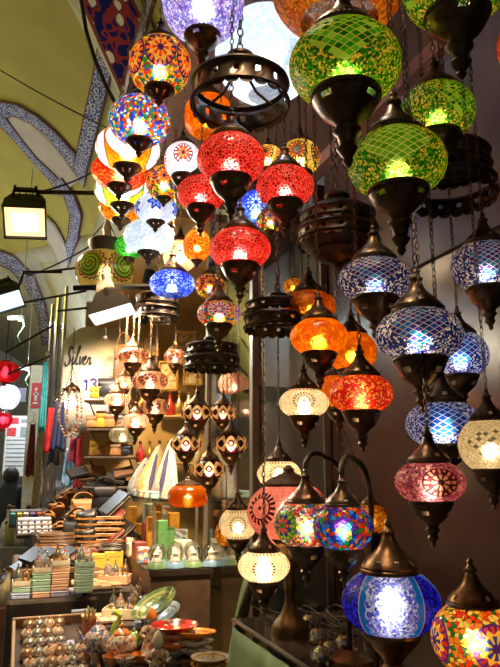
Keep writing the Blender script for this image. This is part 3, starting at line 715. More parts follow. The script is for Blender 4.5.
# lower middle
L(279, 474, 22, 15, 2.38, CREAM, 'white dotted lamp with a tall cap behind the big pink globe', .62, WARM)
L(238, 524, 19, 17, 2.12, CREAM, 'cream dotted lamp hanging left of the big pink globe', .45, WARM)
L(264, 566, 26, 17, 1.88, CREAM, 'bright white dotted lamp lowest in the middle, over the green cloth', .75, WARM)
L(226, 533, 11, 13, 2.42, glass('specks', 'gold', []), 'yellow lamp peeping out behind the cream dotted one at left of the pink globe', .3, WARM, cup='small')
# ring fixtures
ring_fixture(240, 94, 47, 1.75, 'big two tiered brass ring with cut-out tulips hanging above the red lamps', [(0, 1.0, .56)], hubz=.55)
ring_fixture(338, 226, 39, 1.95, 'dark domed brass chandelier without light hanging right of the red lamps', [(.15, .92, .30), (-.28, 1.0, .34)], dome=True, bowl=True)
ring_fixture(278, 318, 33, 1.98, 'dark pierced ring with scalloped edge left of the orange lamps', [(.30, .96, .30), (-.15, 1.0, .36)], top=2.55)
ring_fixture(449, 174, 43, 1.66, 'dark bronze domed ring hanging against the wall behind the green lamps', [(.30, .92, .40), (-.40, 1.0, .40)], dome=True)
ring_fixture(157, 309, 22, 2.82, 'small pierced ring carrying the pink lamps under the black rail', [(.38, .95, .45), (-.22, 1.0, .45)])
ring_fixture(212, 357, 27, 2.36, 'pierced ring with scallops carrying the plum wave lamps', [(.28, .92, .34), (-.22, 1.0, .40)])
# small clusters
zr = W(157, 318, 2.82).z; zb = W(212, 366, 2.36).z
G2 = 'small pink lamps hanging in a cluster'
def S(px, py, rx, ry, d, mat, lab, br, top=zr, cup='cup', cap='cap', **k):
    return L(px, py, rx, ry, d, mat, lab, br, WARM, cup=cup, cap=cap, top=top, group=G2, seg=28, metal=BRW, **k)
S(133, 356, 15, 9.5, 2.74, SMALLC, 'small rosy lamp topmost at left in the pink cluster', .30)
S(175, 357, 11, 9, 2.82, SMALLC, 'small rosy lamp hanging apart on the right of the pink cluster', .34)
S(150, 381, 18, 11, 2.66, SMALLC, 'widest rosy lamp in the middle of the pink cluster', .38)
S(124, 383, 9.5, 8, 2.95, SMALLP, 'tiny pink lamp behind the topmost left one of the cluster', .40)
S(117, 400, 13, 8, 2.78, SMALLP, 'small pink and white lamp at the far left of the cluster', .60, top=W(117, 286, 2.78).z)
S(155, 407, 15, 9.5, 2.86, SMALLC, 'rosy lamp half behind the widest one, just below it', .22)
S(136, 421, 13, 9, 2.58, SMALLP, 'small pink lamp below centre of the cluster, above the ivory one', .60)
S(123, 435, 14, 9, 2.64, WHDOT, 'ivory lamp with rows of dots and no glow, lowest of the pink cluster', .10, cup=None, cap='low', top=W(123, 286, 2.64).z)
G2 = 'plum lamps with cream waves'
S(197, 413, 16, 10, 2.30, WAVE, 'plum lamp with cream waves, upper left of the five', .20, top=zb, n=5)
S(223, 413, 13.5, 10, 2.42, WAVE, 'plum lamp with cream waves, upper right of the five', .20, top=zb, n=5)
S(186, 444, 16, 10, 2.38, WAVE, 'plum lamp with cream waves, middle left of the five', .20, top=zb, n=5)
S(231, 444, 17, 11, 2.28, WAVE, 'plum lamp with cream waves, middle right of the five', .20, top=zb, n=5)
S(209, 469, 17, 10.5, 2.22, WAVE, 'plum lamp with cream waves, lowest of the five', .20, top=zb, n=5)
L(188, 496, 20, 12, 2.62, GEMS, 'flattened orange lamp with white four pointed stars above the snow globe shelf', .03, WARM, cup=None, cap='low', top=W(188, 430, 2.62).z, e=2.6, n=5)
L(233, 384, 15, 13, 3.12, SMALLP, 'pink lamp standing in for a reflection in the vitrine glass, upper one', .5, WARM, cup='small', top=2.70, group='lamps inside the glass vitrine')  # pink reflections in the vitrine glass, built as lamps behind it
L(246, 409, 10, 9, 3.2, SMALLP, 'pink lamp standing in for a reflection in the vitrine glass, lower one', .4, WARM, cup='small', top=2.70, group='lamps inside the glass vitrine')
# ------------------------------------------------------------------ lamps on the glass shelf
SHZ = 1.12
table_lamp(391, 602, 49, 34, 1.40, PANEL, 'large table lamp with violet blue ovals and white speckled glass, front centre of the shelf', SHZ, .22, COOL, n=3, rot=PI/3)
table_lamp(475, 638, 43, 37, 1.25, CARN, 'table lamp of red and yellow flower mosaic in the lower right corner', SHZ, .38, WARM, n=4, rot=.45)
table_lamp(289, 512, 42, 31, 2.02, PINK, 'big pink globe lamp with dark sunburst rings on a turned pedestal', SHZ, .42, WARM, n=6, rot=.3, capp=CAPLOW, slim=.62)
swan_lamp(306, 524, 32, 25, 1.62, GARDEN, 'swan neck lamp with green, blue and red mosaic in front of the big pink globe', SHZ, (.12, .14), .34, WARM, n=4, rot=.75, rise=.03)
swan_lamp(343, 527, 30, 25, 1.38, JEWEL, 'swan neck lamp with deep blue and red jewel mosaic, nearest of the two', SHZ, (.10, .22), .34, COOL, n=4, rise=.03)
table_lamp(371, 519, 16, 17, 1.92, glass('specks', 'gold', []), 'small yellow table lamp peeping out behind the jewel mosaic one', SHZ, .22, WARM)


# rail that carries the left column of lamps beside the soffit
a, c = ais(.31, 1.35, CEIL_Z+.02), ais(.33, 2.75, CEIL_Z+.02)
r = empty('hanging_rail', a, 'black steel rail beside the soffit carrying the left column of lamps', 'rail')
b = MB(); b.tube([(0, 0, 0), c-a], .018, 8); b.build('rail_bar', BLK, r)
for k in (.1, .5, .9):
    q = (c-a)*k; b = MB(); b.tube([q, q + LA*.14 + Vector((0, 0, .02))], .012, 6); b.build('bracket', BLK, r)
# ------------------------------------------------------------------ floodlights and other bright fixtures
CREAMM = M('cream_enamel', (.62, .56, .46), .45, .1, .08, 20, .05)
def flood(name, px, py, d, w, h, face_dir, face_col, face_str, label, body, power, lcol, roll=0, tube_col=(1, .93, .78)):
    p = W(px, py, d); r = empty(name, p, label, 'floodlight')
    fd = Vector(face_dir).normalized(); q = fd.to_track_quat('-Y', 'Z'); r.rotation_mode = 'XYZ'
    r.rotation_euler = (q.to_matrix() @ Matrix.Rotation(roll, 3, 'Y')).to_euler()
    dp = h*1.15
    b = MB()
    vs = [(x*w/2*k, y, z*h/2*k) for y, k in ((0, 1), (dp*.45, .97), (dp, .72)) for z in (-1, 1) for x in (-1, 1)]
    fs = []
    for i in (0, 4):
        fs += [[i, i+4, i+5, i+1], [i+1, i+5, i+7, i+3], [i+3, i+7, i+6, i+2], [i+2, i+6, i+4, i]]
    fs.append([8, 10, 11, 9]); b.add(vs, fs); ho = b.build('housing', body, r, smooth=False); solid(ho, .004)
    b = MB()
    for s_ in (-1, 1):
        b.box((s_*w*.49, -.004, 0), (w*.035, .02, h*1.03)); b.box((0, -.004, s_*h*.5), (w*1.03, .02, h*.045))
    b.build('bezel', body, r, smooth=False)
    b = MB(); b.box((0, .006, 0), (w*.93, .004, h*.93)); b.build('lit_glass', MEM('lit_' + name + str(px), face_col, face_str), r, smooth=False)
    b = MB(); b.cbox((0, -.004, 0), (w*.62, .02, h*.55), .008); b.build('lamp_tube', MEM('lamp_tube_' + name + str(px), tube_col, 5), r)
    b = MB()
    for i in range(5): b.box(((i-2)*w*.16, dp*.78, 0), (.004, dp*.4, h*1.0))
    b.build('cooling_fins', body, r, smooth=False)
    b = MB()
    zt = h*.62
    for s_ in (-1, 1): b.box((s_*w*.30, dp*.75, zt*.5+.02), (.012, .03, zt), ry=-s_*.20)
    b.box((0, dp*.75, zt), (w*.50, .034, .014)); b.build('bracket', body, r, smooth=False)
    if power:
        l = light('floodlight_beam', 'AREA', (0, -.03, 0), power, lcol, r, shape='RECTANGLE', size=w*.9, size_y=h*.9)
        l.rotation_euler = (R(90), 0, 0) if False else Vector((0, -1, 0)).to_track_quat('-Z', 'Z').to_euler()
    return r
flood('floodlight', 25, 222, 3.3, .205, .175, (.22, -.66, -.74), (1, .66, .30), 2.0, 'dark floodlight with warm glowing face on an arm at upper left', BLK, 22, (1, .74, .42), roll=R(-5))
tagtube('light_boom', [W(36, 192, 3.36), W(92, 193, 3.4), W(150, 196, 3.45)], .012, BRD, 'straight dark arm holding the warm floodlight', 'bracket arm')
flood('floodlight', 8, 301, 4.3, .19, .14, (.42, -.60, -.68), (.70, .88, 1), 1.6, 'dark floodlight with bluish white face at the left edge', BLK, 18, (.8, .92, 1), roll=R(-30), tube_col=(.85, .95, 1))
tagtube('light_boom', [W(18, 288, 4.4), W(24, 272, 4.45), W(62, 272, 4.5)], .010, BLK, 'thin dark arm holding the bluish floodlight', 'bracket arm')
p = W(13, 318, 7); r = empty('tube_lamp', p, 'small bare white tube lamp far down the aisle, a ribbon dangling from it', 'lamp')
b = MB(); b.tube([(-.05, 0, 0), (.06, 0, .004)], .022, 10); b.build('lit_tube', MEM('tube_glow', (.95, 1, 1), 5), r)
b = MB(); b.box((.09, 0, 0), (.06, .05, .05)); b.tube([(.09, 0, .02), (.09, 0, 1.75)], .006, 6); b.build('holder', M('pale_plastic', (.6, .62, .6)), r)
b = MB(); b.tube([(.10 + .03*math.sin(i*.9), .0, -.02-.035*i) for i in range(9)], [.012-.0008*i for i in range(9)], 6); b.build('ribbon', M('green_ribbon', (.14, .34, .14)), r)
light('tube_light', 'POINT', (0, 0, -.05), 55, (.82, .92, 1), r, shadow_soft_size=.05)
o_ = copy_thing(r, ais(.1, 11.5, 3.3), 'added second tube lamp hidden behind the lanterns, lighting the far aisle')  # extra lamp added out of sight to light the far aisle
light('tube_light', 'POINT', (0, 0, -.05), 130, (.82, .92, 1), o_, shadow_soft_size=.05)
# cream reflector lamp on the black rail
tagtube('lamp_rail', [W(74, 288, 2.86), W(110, 287, 2.84), W(160, 287, 2.80), W(206, 288, 2.76)], .013, BLK, 'horizontal black rail carrying the cream reflector lamp and the pink cluster', 'rail')
p = W(105, 284, 2.82); r = empty('reflector_lamp', p, 'cream metal reflector lamp shining down below the leather gourd lamp', 'floodlight')
r.rotation_euler = (R(-12), R(-17), 0)
b = MB()
w = 3.25/F
rows = [(-6, 6, -3, 3, 2), (-8, 7, -5, 5, -8), (-17, 18, -10, 10, -27), (-18, 19, -11, 11, -31)]
vs = []
for x0, x1, y0, y1, z in rows: vs += [(x0*w, y0*w, z*w), (x1*w, y0*w, z*w), (x1*w, y1*w, z*w), (x0*w, y1*w, z*w)]
fs = [[0, 1, 2, 3][::-1]]
for i in range(3):
    for k in range(4): fs.append([i*4+k, (i+1)*4+k, (i+1)*4+(k+1) % 4, i*4+(k+1) % 4][::-1])
b.add(vs, fs); o = b.build('reflector_hood', CREAMM, r, smooth=False); solid(o, .003)
b = MB(); b.box((.5*w, 0, -30*w), (35*w, 20*w, .004)); b.build('lit_glass', MEM('lit_reflector', (1, .95, .8), 4), r, smooth=False)
b = MB(); b.cbox((0, -6*w, -12*w), (5*w, 3*w, 10*w), .004); b.tube([(0, 0, 2*w), (0, 0, 10*w)], .008); b.build('clamp', M('worn_steel', (.4, .36, .3), .4, .8), r)
l = light('reflector_beam', 'AREA', (.5*w, 0, -33*w), 10, (1, .86, .62), r, shape='RECTANGLE', size=35*w, size_y=20*w)
# leather gourd lamp hung on cords
t = NT('painted_leather'); x, y, rr, th = medal(t, 5)
c = t.ramp(t.noise(30), [(.3, (.62, .52, .26)), (.7, (.78, .68, .40))])
zz = t.mul(t.m('COSINE', t.mul(th, 16.0)), .035)
c = t.mix(t.lt(t.addm(rr, zz), .58), c, (.06, .035, .02)); c = t.mix(t.lt(t.addm(rr, zz), .53), c, (.65, .42, .26)); c = t.mix(t.lt(rr, .46), c, (.10, .16, .03))
sp = t.m('SINE', t.addm(t.mul(rr, 46.0), th)); c = t.mix(t.mul(t.lt(rr, .43), t.gt(sp, -.25)), c, (.30, .45, .08)); c = t.mix(t.lt(t.absm(y), .012), c, (.2, .12, .06))
LEATH = glass_finish(t, c, t.noise(60), .3)
p = W(105, 271, 3.0); r = empty('leather_gourd_lamp', p, 'leather gourd lamp with green spiral discs above the cream reflector lamp', 'lamp', None, math.atan2(p.y, p.x)+PI-PI/5+R(40))
Rr, H = 29*3/F, 20*3/F
b = MB(); b.lathe(globe_profile(Rr, H, 18, .45, 2.5), 40, cap0=True); b.build('leather_shade', LEATH, r)
t = NT('woven_basket_rim'); u = t.sep(t.uv); c = t.mix(t.gt(t.m('SINE', t.addm(t.mul(u[0], 190.0), t.mul(u[1], 30.0))), .3), (.045, .025, .015), (.04, .024, .014)); c = t.mix(t.lt(t.absm(t.sub(u[1], .42)), .08), (.04, .022, .014), c)
b = MB(); zc = H*.9; b.lathe([(.44*Rr, zc-.004), (.56*Rr, zc+.02), (.63*Rr, zc+.055), (.60*Rr, zc+.062), (.3*Rr, zc+.045)], 36); b.build('basket_collar', t.princ(c, .6), r)
b = MB()
for k in range(3):
    a = 2*PI*k/3+.5; b.tube([(.6*Rr*math.cos(a), .6*Rr*math.sin(a), zc+.055), (0, 0, .25)], .003, 5)
b.tube([(0, 0, .25), (0, 0, .36)], .006, 6); b.build('hanging_cords', CORD, r)
b = MB(); b.lathe([(.004, .10), (.016, .105), (.016, .19), (.02, .195), (.02, .22), (.012, .235), (.012, .27), (.004, .275)], 14); b.build('bulb_socket', M('ivory_socket', (.7, .6, .48), .5), r)
lamp_light(r, Rr, .10, WARM)
# beaded crystal lantern
p = W(70, 408, 3.7); r = empty('beaded_lantern', p, 'beaded crystal lantern with a white bulb hanging before the curved sign', 'lamp')
k = 3.7/F
b = MB(); b.lathe([(.004, 26*k), (2*k, 25.5*k), (3*k, 24*k), (7.5*k, 21*k), (9*k, 19*k), (9*k, 16*k), (8*k, 16*k)], 24, lambda i, q: i == 4 and q % 3 == 0); b.build('brass_canopy', BRW, r)
b = MB(); b.chain(25*k, 82*k, pitch=.02, rw=.004, rt=.0013)
for q in range(3):
    a = 2*PI*q/3; b.tube([(7*k*math.cos(a), 7*k*math.sin(a), 21*k), (0, 0, 42*k)], .002, 5)
b.build('chain', BRD, r)
b = MB(); b.ball((0, 0, 5*k), 5.6*k, 18, 10, (1, 1, 1.3)); b.build('bulb', MEM('white_bulb', (.9, .96, 1), 6), r)
BEAD = [M('amber_bead', (.75, .45, .25), .15, 0, .2, 200, 0, coat=.5), M('clear_bead', (.8, .75, .7), .1, 0, .1, 200, 0, coat=.5), M('rose_bead', (.6, .22, .12), .15, 0, .2, 200, 0, coat=.5)]
for q in range(7):
    b = MB(); a = 2*PI*q/7+.3; n = 15
    for i in range(n):
        f = i/(n-1); rad = 8.5*k*(1+.35*math.sin(PI*f)*1.0) * (1 - max(0, f-.7)*1.9); z = 16*k - f*44*k
        b.m = (i+q) % 3; b.ball((rad*math.cos(a), rad*math.sin(a), z), 1.35*k, 7, 5)
    b.m = 0; b.build('bead_string', BEAD, r)
light('bead_bulb_light', 'POINT', (0, 0, 4*k), 2.2, (.85, .93, 1), r, shadow_soft_size=.02)

# ------------------------------------------------------------------ curved sign with lettering
SGN = M('cream_sign_panel', (.74, .70, .60), .45, 0, .05, 3, .03)
p = W(97, 378, 4.95); r = empty('shop_sign', p, 'curved cream sign panel with dark script lettering and a blue number', 'sign', None, R(14))
k = 4.95/F; SW, SH, SR = 66*k, 108*k, 60*k
def sgn(x, z, off=0):   # x, z in pixels about the panel's centre
    a = (x*k)/SR; return (SR*math.sin(a) + off*math.sin(a), SR - SR*math.cos(a) - off*math.cos(a), z*k)
b = MB()
def sfn(u, v):
    x = -38+76*u; top = 52 - max(0, (-x-14))**1.6*.10 ; z = -54 + (top+54)*v; return sgn(x, z)
b.sheet(sfn, 24, 4); o = b.build('curved_panel', SGN, r); solid(o, .012, -1)
INK = M('dark_sign_ink', (.035, .03, .03), .5); INKB = M('violet_blue_ink', (.06, .05, .32), .5)
def stroke(b, pts, x0, z0, sx, sz, w, slant=.35):
    out = []
    for i in range(len(pts)-1):
        for q in range(4):
            f = q/4; out.append((pts[i][0]*(1-f)+pts[i+1][0]*f, pts[i][1]*(1-f)+pts[i+1][1]*f))
    out.append(pts[-1])
    sm = [out[0]] + [((out[i-1][0]+2*out[i][0]+out[i+1][0])/4, (out[i-1][1]+2*out[i][1]+out[i+1][1])/4) for i in range(1, len(out)-1)] + [out[-1]]
    b.tube([sgn(x0+(x+slant*y)*sx, z0+y*sz, .004) for x, y in sm], w*k, 6)
b = MB()
SX, SZ, X0, Z0, WD = 4.6, 9.0, -33, 13, .85
S_ = [(1.1, 1.75), (.9, 2.05), (.5, 2.1), (.2, 1.8), (.25, 1.4), (.7, 1.0), (.95, .6), (.85, .15), (.45, -.1), (.0, .05), (-.15, .4)]
I_ = [(1.35, .45), (1.6, 1.0), (1.6, .3), (1.75, .0), (2.0, .15), (2.2, .6)]
L_ = [(2.2, .6), (2.6, 1.6), (2.65, 2.1), (2.45, 2.2), (2.35, 1.6), (2.4, .3), (2.6, .0), (2.85, .2)]
V_ = [(2.95, .9), (3.15, .95), (3.2, .2), (3.4, .0), (3.65, .4), (3.75, .95), (3.95, .8)]
E_ = [(4.0, .45), (4.4, .65), (4.45, .95), (4.2, 1.0), (4.0, .6), (4.1, .1), (4.4, .0), (4.75, .3)]
R_ = [(4.8, .2), (5.0, .95), (5.1, .7), (5.35, .85), (5.4, .6), (5.35, .1), (5.5, .0), (5.8, .3)]
for s_ in (S_, I_, L_, V_, E_, R_): stroke(b, s_, X0, Z0, SX, SZ, WD)
stroke(b, [(1.72, 1.4), (1.76, 1.48)], X0, Z0, SX, SZ, 1.0)
b.build('lettering', INK, r)
b = MB()
stroke(b, [(0, .75), (.35, 1.0), (.35, 0)], -12, -12, 7, 11, 1.0, 0); stroke(b, [(0, .85), (.25, 1.0), (.6, .95), (.7, .75), (.35, .55), (.72, .35), (.6, .05), (.25, 0), (-.05, .15)], -6, -12, 8, 11, 1.0, 0)
b.build('number', INKB, r)
tagtube('hanging_ornament', [W(106, 328, 4.45), W(106, 337, 4.45)], .003, CORD, 'thin string with a small dark heart before the sign', 'ornament')
o = bpy.data.objects['hanging_ornament']; b = MB(); q = W(105, 338, 4.45); b.ball(q, .016, 10, 6, (1, .6, 1.1)); b.build('heart', M('heart_wood', (.1, .03, .02)), o)

# ------------------------------------------------------------------ clothes, poles, posters and lanterns down the aisle
CHROME = M('chrome_pole', (.62, .64, .68), .15, 1, .1, 4, 0)
for i, (x, lab) in enumerate([(47, 'left'), (53, 'middle'), (60, 'right')]):
    q = W(x, 400, 5.2+.08*i); tagtube('clothes_pole', [(q.x, q.y, 0), (q.x, q.y, 2.95 + .1*i)], .018 if i != 1 else .024, CHROME, lab + ' shiny steel pole of the three beside the curved sign', 'pole', 'steel poles')
def scarf(px, py0, py1, wpx, d, m, label, folds=3, rz=.2):
    t_ = W(px, py0, d); z1 = W(px, py1, d).z; k = d/F; w = wpx*k; h = t_.z - z1
    r = empty('hanging_garment', t_, label, 'garment', 'clothes and scarves hanging by the poles', rz)
    b = MB()
    b.sheet(lambda u, v: ((u-.5)*w*(.7+.5*v), math.sin(u*PI*2*folds+v*1.5)*w*.07*(.3+v), -h*v + math.sin(u*9+px)*.012*v), 20, 12)
    o = b.build('cloth', m, r); solid(o, .006)
    b = MB(); b.tube([(-w*.45, 0, .004), (0, 0, .03), (w*.45, 0, .004)], .004, 6); b.tube([(0, 0, .03), (0, 0, .07), (.012, 0, .085), (.024, 0, .075)], .003, 6); b.build('hanger', CHROME, r)
def CL(n, c): return M('cloth_'+n, c, .8, 0, .25, 30, .25)
scarf(46, 362, 432, 6, 5.0, CL('teal', (.03, .30, .38)), 'teal scarf hanging at the left of the steel poles')
scarf(53, 408, 452, 12, 4.8, CL('red', (.50, .015, .02)), 'bright red garment hanging below the steel poles')
scarf(60, 402, 450, 12, 4.6, CL('navy', (.02, .026, .08)), 'navy garment hanging beside the bright red one')
scarf(55, 446, 464, 12, 4.6, CL('black', (.02, .018, .02)), 'black knit piece hanging under the red garment')
scarf(80, 436, 488, 7, 4.7, CL('crimson', (.40, .02, .03)), 'crimson scarf hanging right of the beaded lantern')
scarf(74, 438, 462, 9, 4.75, CL('maroon', (.30, .03, .05)), 'short maroon cloth hanging under the beaded lantern')
scarf(70, 452, 486, 12, 4.8, CL('sky', (.35, .58, .72)), 'pale blue cloth hanging under the beaded lantern')
scarf(63, 430, 490, 8, 5.2, CL('silver', (.45, .45, .50)), 'silvery shawl hanging behind the navy garment')
scarf(33, 424, 476, 7, 6.4, CL('wine', (.18, .03, .05)), 'wine red drape hanging beside the cream pillar')
scarf(40, 430, 505, 6, 5.6, CL('straw', (.50, .42, .22)), 'straw coloured drape left of the bright red garment')
PAPER = M('poster_paper', (.66, .66, .66), .6, 0, .08, 4, 0); PRED = M('poster_red', (.60, .05, .06), .6); PDK = M('poster_grey', (.25, .27, .33), .6)
q = W(34, 430, 8.0); b = MB(); k = 8.0/F; b.cbox((q.x, q.y, 1.45), (13*k, .12, 2.9), .015); o = b.build('sign_pillar', M('cream_pillar', (.60, .55, .42), .6), smooth=False); tag(o, 'narrow cream pillar with a red card standing in the aisle', 'pillar')
b = MB(); b.box((q.x+1.5*k, q.y-.067, W(36, 395, 8.0).z), (9.5*k, .012, 25*k)); c_ = b.build('red_card', PRED, o, smooth=False)
b = MB(); z = W(36, 395, 8.0).z; y = q.y-.076
b.ball((q.x+1.5*k, y, z+6*k), 1.6*k, 8, 6, (1, .2, 1)); b.box((q.x+1.5*k, y, z-1*k), (2.4*k, .006, 9*k)); b.box((q.x+1.5*k, y, z+1*k), (5.4*k, .006, 1.6*k)); b.box((q.x+1.5*k, y, z-8*k), (5*k, .006, 2*k)); b.build('white_figure', PAPER, c_, smooth=False)
q = W(17, 446, 12); k = 12/F; r = empty('notice_board', q, 'large pale notice board with red and grey blocks at the far left', 'notice board')
b = MB(); b.cbox((0, 0, 0), (25*k, .05, 60*k), .01); b.build('board', PAPER, r, smooth=False)
b = MB()
for x, z, w, h, m in [(-5, 25, 11, 6, 1), (-6, 14, 9, 8, 1), (7, 14, 8, 10, 0), (7, 25, 8, 3, 0)]:
    b.m = m; b.box((x*k, -.03, z*k), (w*k, .012, h*k))
for i in range(7): b.m = 0; b.box((0, -.03, (6-i*4.2)*k), (20*k, .008, .9*k))
b.build('printed_blocks', [PDK, PRED], r, smooth=False)
b = MB(); b.box((0, .02, -95*k), (3*k, .04, 130*k)); b.build('leg', M('board_post', (.3, .3, .3)), r)
b = MB(); q = W(22, 395, 7.4); k = 7.4/F; b.box((0,0,0), (9*k, .03, 14*k)); tag(b.build('shop_card', PDK, loc=q), 'grey card hanging left of the cream pillar', 'card')
# red fabric lantern and white paper lantern
def lantern(px, py, rx, ry, d, m, label, glow=0, lobes=8):
    k = d/F; r = empty('fabric_lantern', W(px, py, d), label, 'lantern', 'lanterns at the left edge')
    b = MB(); n = 12; seg = 32; vs = []
    prof = globe_profile(rx*k, ry*k, n, .3)
    b.lathe(prof, seg)
    b.v = [(x*(1+.06*math.cos(lobes*math.atan2(y, x))), y*(1+.06*math.cos(lobes*math.atan2(y, x))), z) for x, y, z in b.v]
    b.build('lantern_skin', m, r)
    b = MB(); b.lathe([(.004, ry*k*1.12), (rx*k*.3, ry*k*1.05), (rx*k*.33, ry*k*.93)], 16); b.tube([(0, 0, ry*k*1.1), (0, 0, ry*k*1.1+.4)], .004, 5); b.build('cap_and_cord', CORD, r)
    b = MB(); b.tube([(0, 0, -ry*k), (0, 0, -ry*k*1.25)], [.012, .02], 8); b.build('tassel', m, r)
    if glow: light('lantern_light', 'POINT', (0, 0, 0), glow, (.9, .93, 1), r, shadow_soft_size=.03)
def lanmat(n, c): 
    t = NT(n); return glass_finish(t, t.ramp(t.noise(20), [(.3, tuple(a*.8 for a in c)), (.7, c)]), t.noise(30), .2)
lantern(5, 372, 15, 11, 5.6, lanmat('red_lantern_cloth', (.75, .03, .05)), 'red fabric lantern uppermost at the left edge', .5)
lantern(8, 397, 12, 13, 5.9, lanmat('white_lantern_paper', (.80, .80, .86)), 'white paper lantern below the red one at the left edge', 1.6)
lantern(3, 420, 9, 9, 6.3, lanmat('red_lantern_cloth_low', (.75, .05, .09)), 'smaller red fabric lantern below the white paper one', .5)
# daylight at the far end of the aisle
b = MB(); q = aty(-2, 440, 25.8); b.box((q.x-.35, 25.8, 2.3), (2.4, .05, 4.2)); struct(b.build('window_1', MEM('far_daylight', (.85, .92, 1), 3.0), smooth=False))

# ------------------------------------------------------------------ person in the aisle
def person(px, py, d, label):
    k = d/F; q = W(px, py, d); feet = Vector((q.x, q.y, 0)); hz = q.z
    r = empty('person', feet, label, 'person')
    me = bpy.data.meshes.new('body')
    s = hz/1.62
    J = [(0, 0, .92), (0, .01, 1.15), (0, .0, 1.38), (0, -.01, 1.48), (0, -.03, 1.62),
         (-.20, 0, 1.38), (-.26, -.03, 1.12), (-.22, -.14, .92), (.20, 0, 1.38), (.24, -.03, 1.12), (.22, -.14, .92),
         (-.09, 0, .86), (-.10, -.02, .48), (-.10, .02, .07), (-.10, -.13, .03), (.09, 0, .86), (.10, .06, .48), (.10, .12, .07), (.10, -.02, .03)]
    E = [(0,1),(1,2),(2,3),(3,4),(2,5),(5,6),(6,7),(2,8),(8,9),(9,10),(0,11),(11,12),(12,13),(13,14),(0,15),(15,16),(16,17),(17,18)]
    RD = [.17,.18,.17,.10,.11,.08,.06,.045,.08,.06,.045,.11,.075,.05,.04,.11,.075,.05,.04]
    me.from_pydata([tuple(Vector(j)*s) for j in J], E, []); me.materials.append(M('dark_coat', (.02, .025, .045), .8, 0, .2, 8, .1))
    o = bpy.data.objects.new('body', me); COL.objects.link(o); o.parent = r
    m = o.modifiers.new('skin', 'SKIN')
    for i, v in enumerate(me.skin_vertices[0].data): v.radius = (RD[i]*s, RD[i]*s*.8); v.use_root = (i == 0)
    m = o.modifiers.new('sub', 'SUBSURF'); m.levels = 2; m.render_levels = 2
    b = MB(); b.ball((0, .02*s, 1.60*s), .125*s, 16, 10, (1, 1.05, 1.1)); b.build('hair', M('dark_hair', (.012, .01, .012), .6), r)
    r.rotation_euler = (0, 0, R(160))
person(12, 474, 10.2, 'person in a dark coat walking away at the left edge of the aisle')

# ------------------------------------------------------------------ glass vitrine in the middle
POST = M('brass_grey_post', (.30, .25, .19), .35, .7, .2, 10, .1)
VIT_L0, VIT_L1, VS0, VS1 = .95, 1.6, 2.56, 3.24
r = empty('glass_vitrine', ais(.95, 2.70, 0), 'tall glass vitrine with brass grey posts in the middle of the shop front', 'display case')
ro = Vector(r.location)
def part_slab(name, l0, l1, s0, s1, z0, z1, m, parent):
    b = MB(); vs = [ais(l, s, z) - ro for z in (z0, z1) for s in (s0, s1) for l in (l0, l1)]
    b.add(vs, [[0,2,3,1],[4,5,7,6],[0,1,5,4],[2,6,7,3],[0,4,6,2],[1,3,7,5]]); return b.build(name, m, parent, smooth=False)
for l, s in ((.95, VS0), (.95, VS1), (1.28, VS0), (1.28, VS1)): part_slab('post', l-.014, l+.014, s-.018, s+.018, 0, 2.75, POST, r)
part_slab('base_cabinet', .97, 1.27, VS0+.02, VS1-.02, 0, .72, M('dark_wood', (.07, .04, .025), .45, 0, .3, 12, .1), r)
part_slab('top_board', .94, 1.29, VS0-.02, VS1+.02, 2.70, 2.75, M('dark_wood', (.07, .04, .025)), r)
part_slab('back_panel', 1.265, 1.28, VS0, VS1, .72, 2.7, M('vitrine_back', (.03, .024, .024), .4, 0, .2, 10, .1), r)
part_slab('glass_pane', .948, .953, VS0+.02, VS1-.02, .74, 2.68, MGLASS('vitrine_glass', (.86, .88, .86), .22), r)
for z in (1.05, 1.45, 1.95): part_slab('glass_shelf', .965, 1.26, VS0+.02, VS1-.02, z, z+.008, MGLASS('shelf_glass', (.75, .85, .80), .2), r)

# ------------------------------------------------------------------ glass shelf with the table lamps, and the green cloth below
r = empty('glass_display_shelf', ais(.74, 1.5, SHZ-.02), 'long glass shelf along the wall carrying the table lamps', 'shelf'); ro = Vector(r.location)
part_slab('glass_top', .74, 1.29, .55, 2.20, SHZ-.014, SHZ, M('smoky_shelf_glass', (.075, .05, .035), .08, 0, .2, 4, 0, coat=.5), r)
part_slab('metal_edge', .735, .745, .55, 2.20, SHZ-.005, SHZ+.001, M('worn_steel', (.4, .36, .3), .4, .8), r)
for s in (.9, 1.9): part_slab('bracket', .80, 1.29, s-.012, s+.012, SHZ-.06, SHZ-.016, BRD, r)
GRN = M('sage_green_cloth', (.20, .26, .10), .8, 0, .18, 8, .2)
def smooth(x): x = max(0., min(1., x)); return x*x*(3-2*x)
def cl(u, v):
    s_ = 1.1 + 1.42*u; k = smooth((s_-2.22)/.16); pk = smooth((s_-2.24)/.10)*(1-.25*smooth((s_-2.40)/.12))
    zt = (SHZ-.03)*(1-pk) + 1.235*pk; lt_ = .742 + .15*k - (.05+.16*k)*v**.8 + (.012*math.sin(s_*40)+.010*math.sin(s_*23+1))*(.2+v)
    return ais(lt_, s_ + .03*v*k, zt*(1-v))
b = MB(); b.sheet(cl, 90, 24); o = b.build('green_cloth', GRN); solid(o, .006, -1); tag(o, 'sage green cloth draped to the ground under the white dotted lamp', 'cloth')
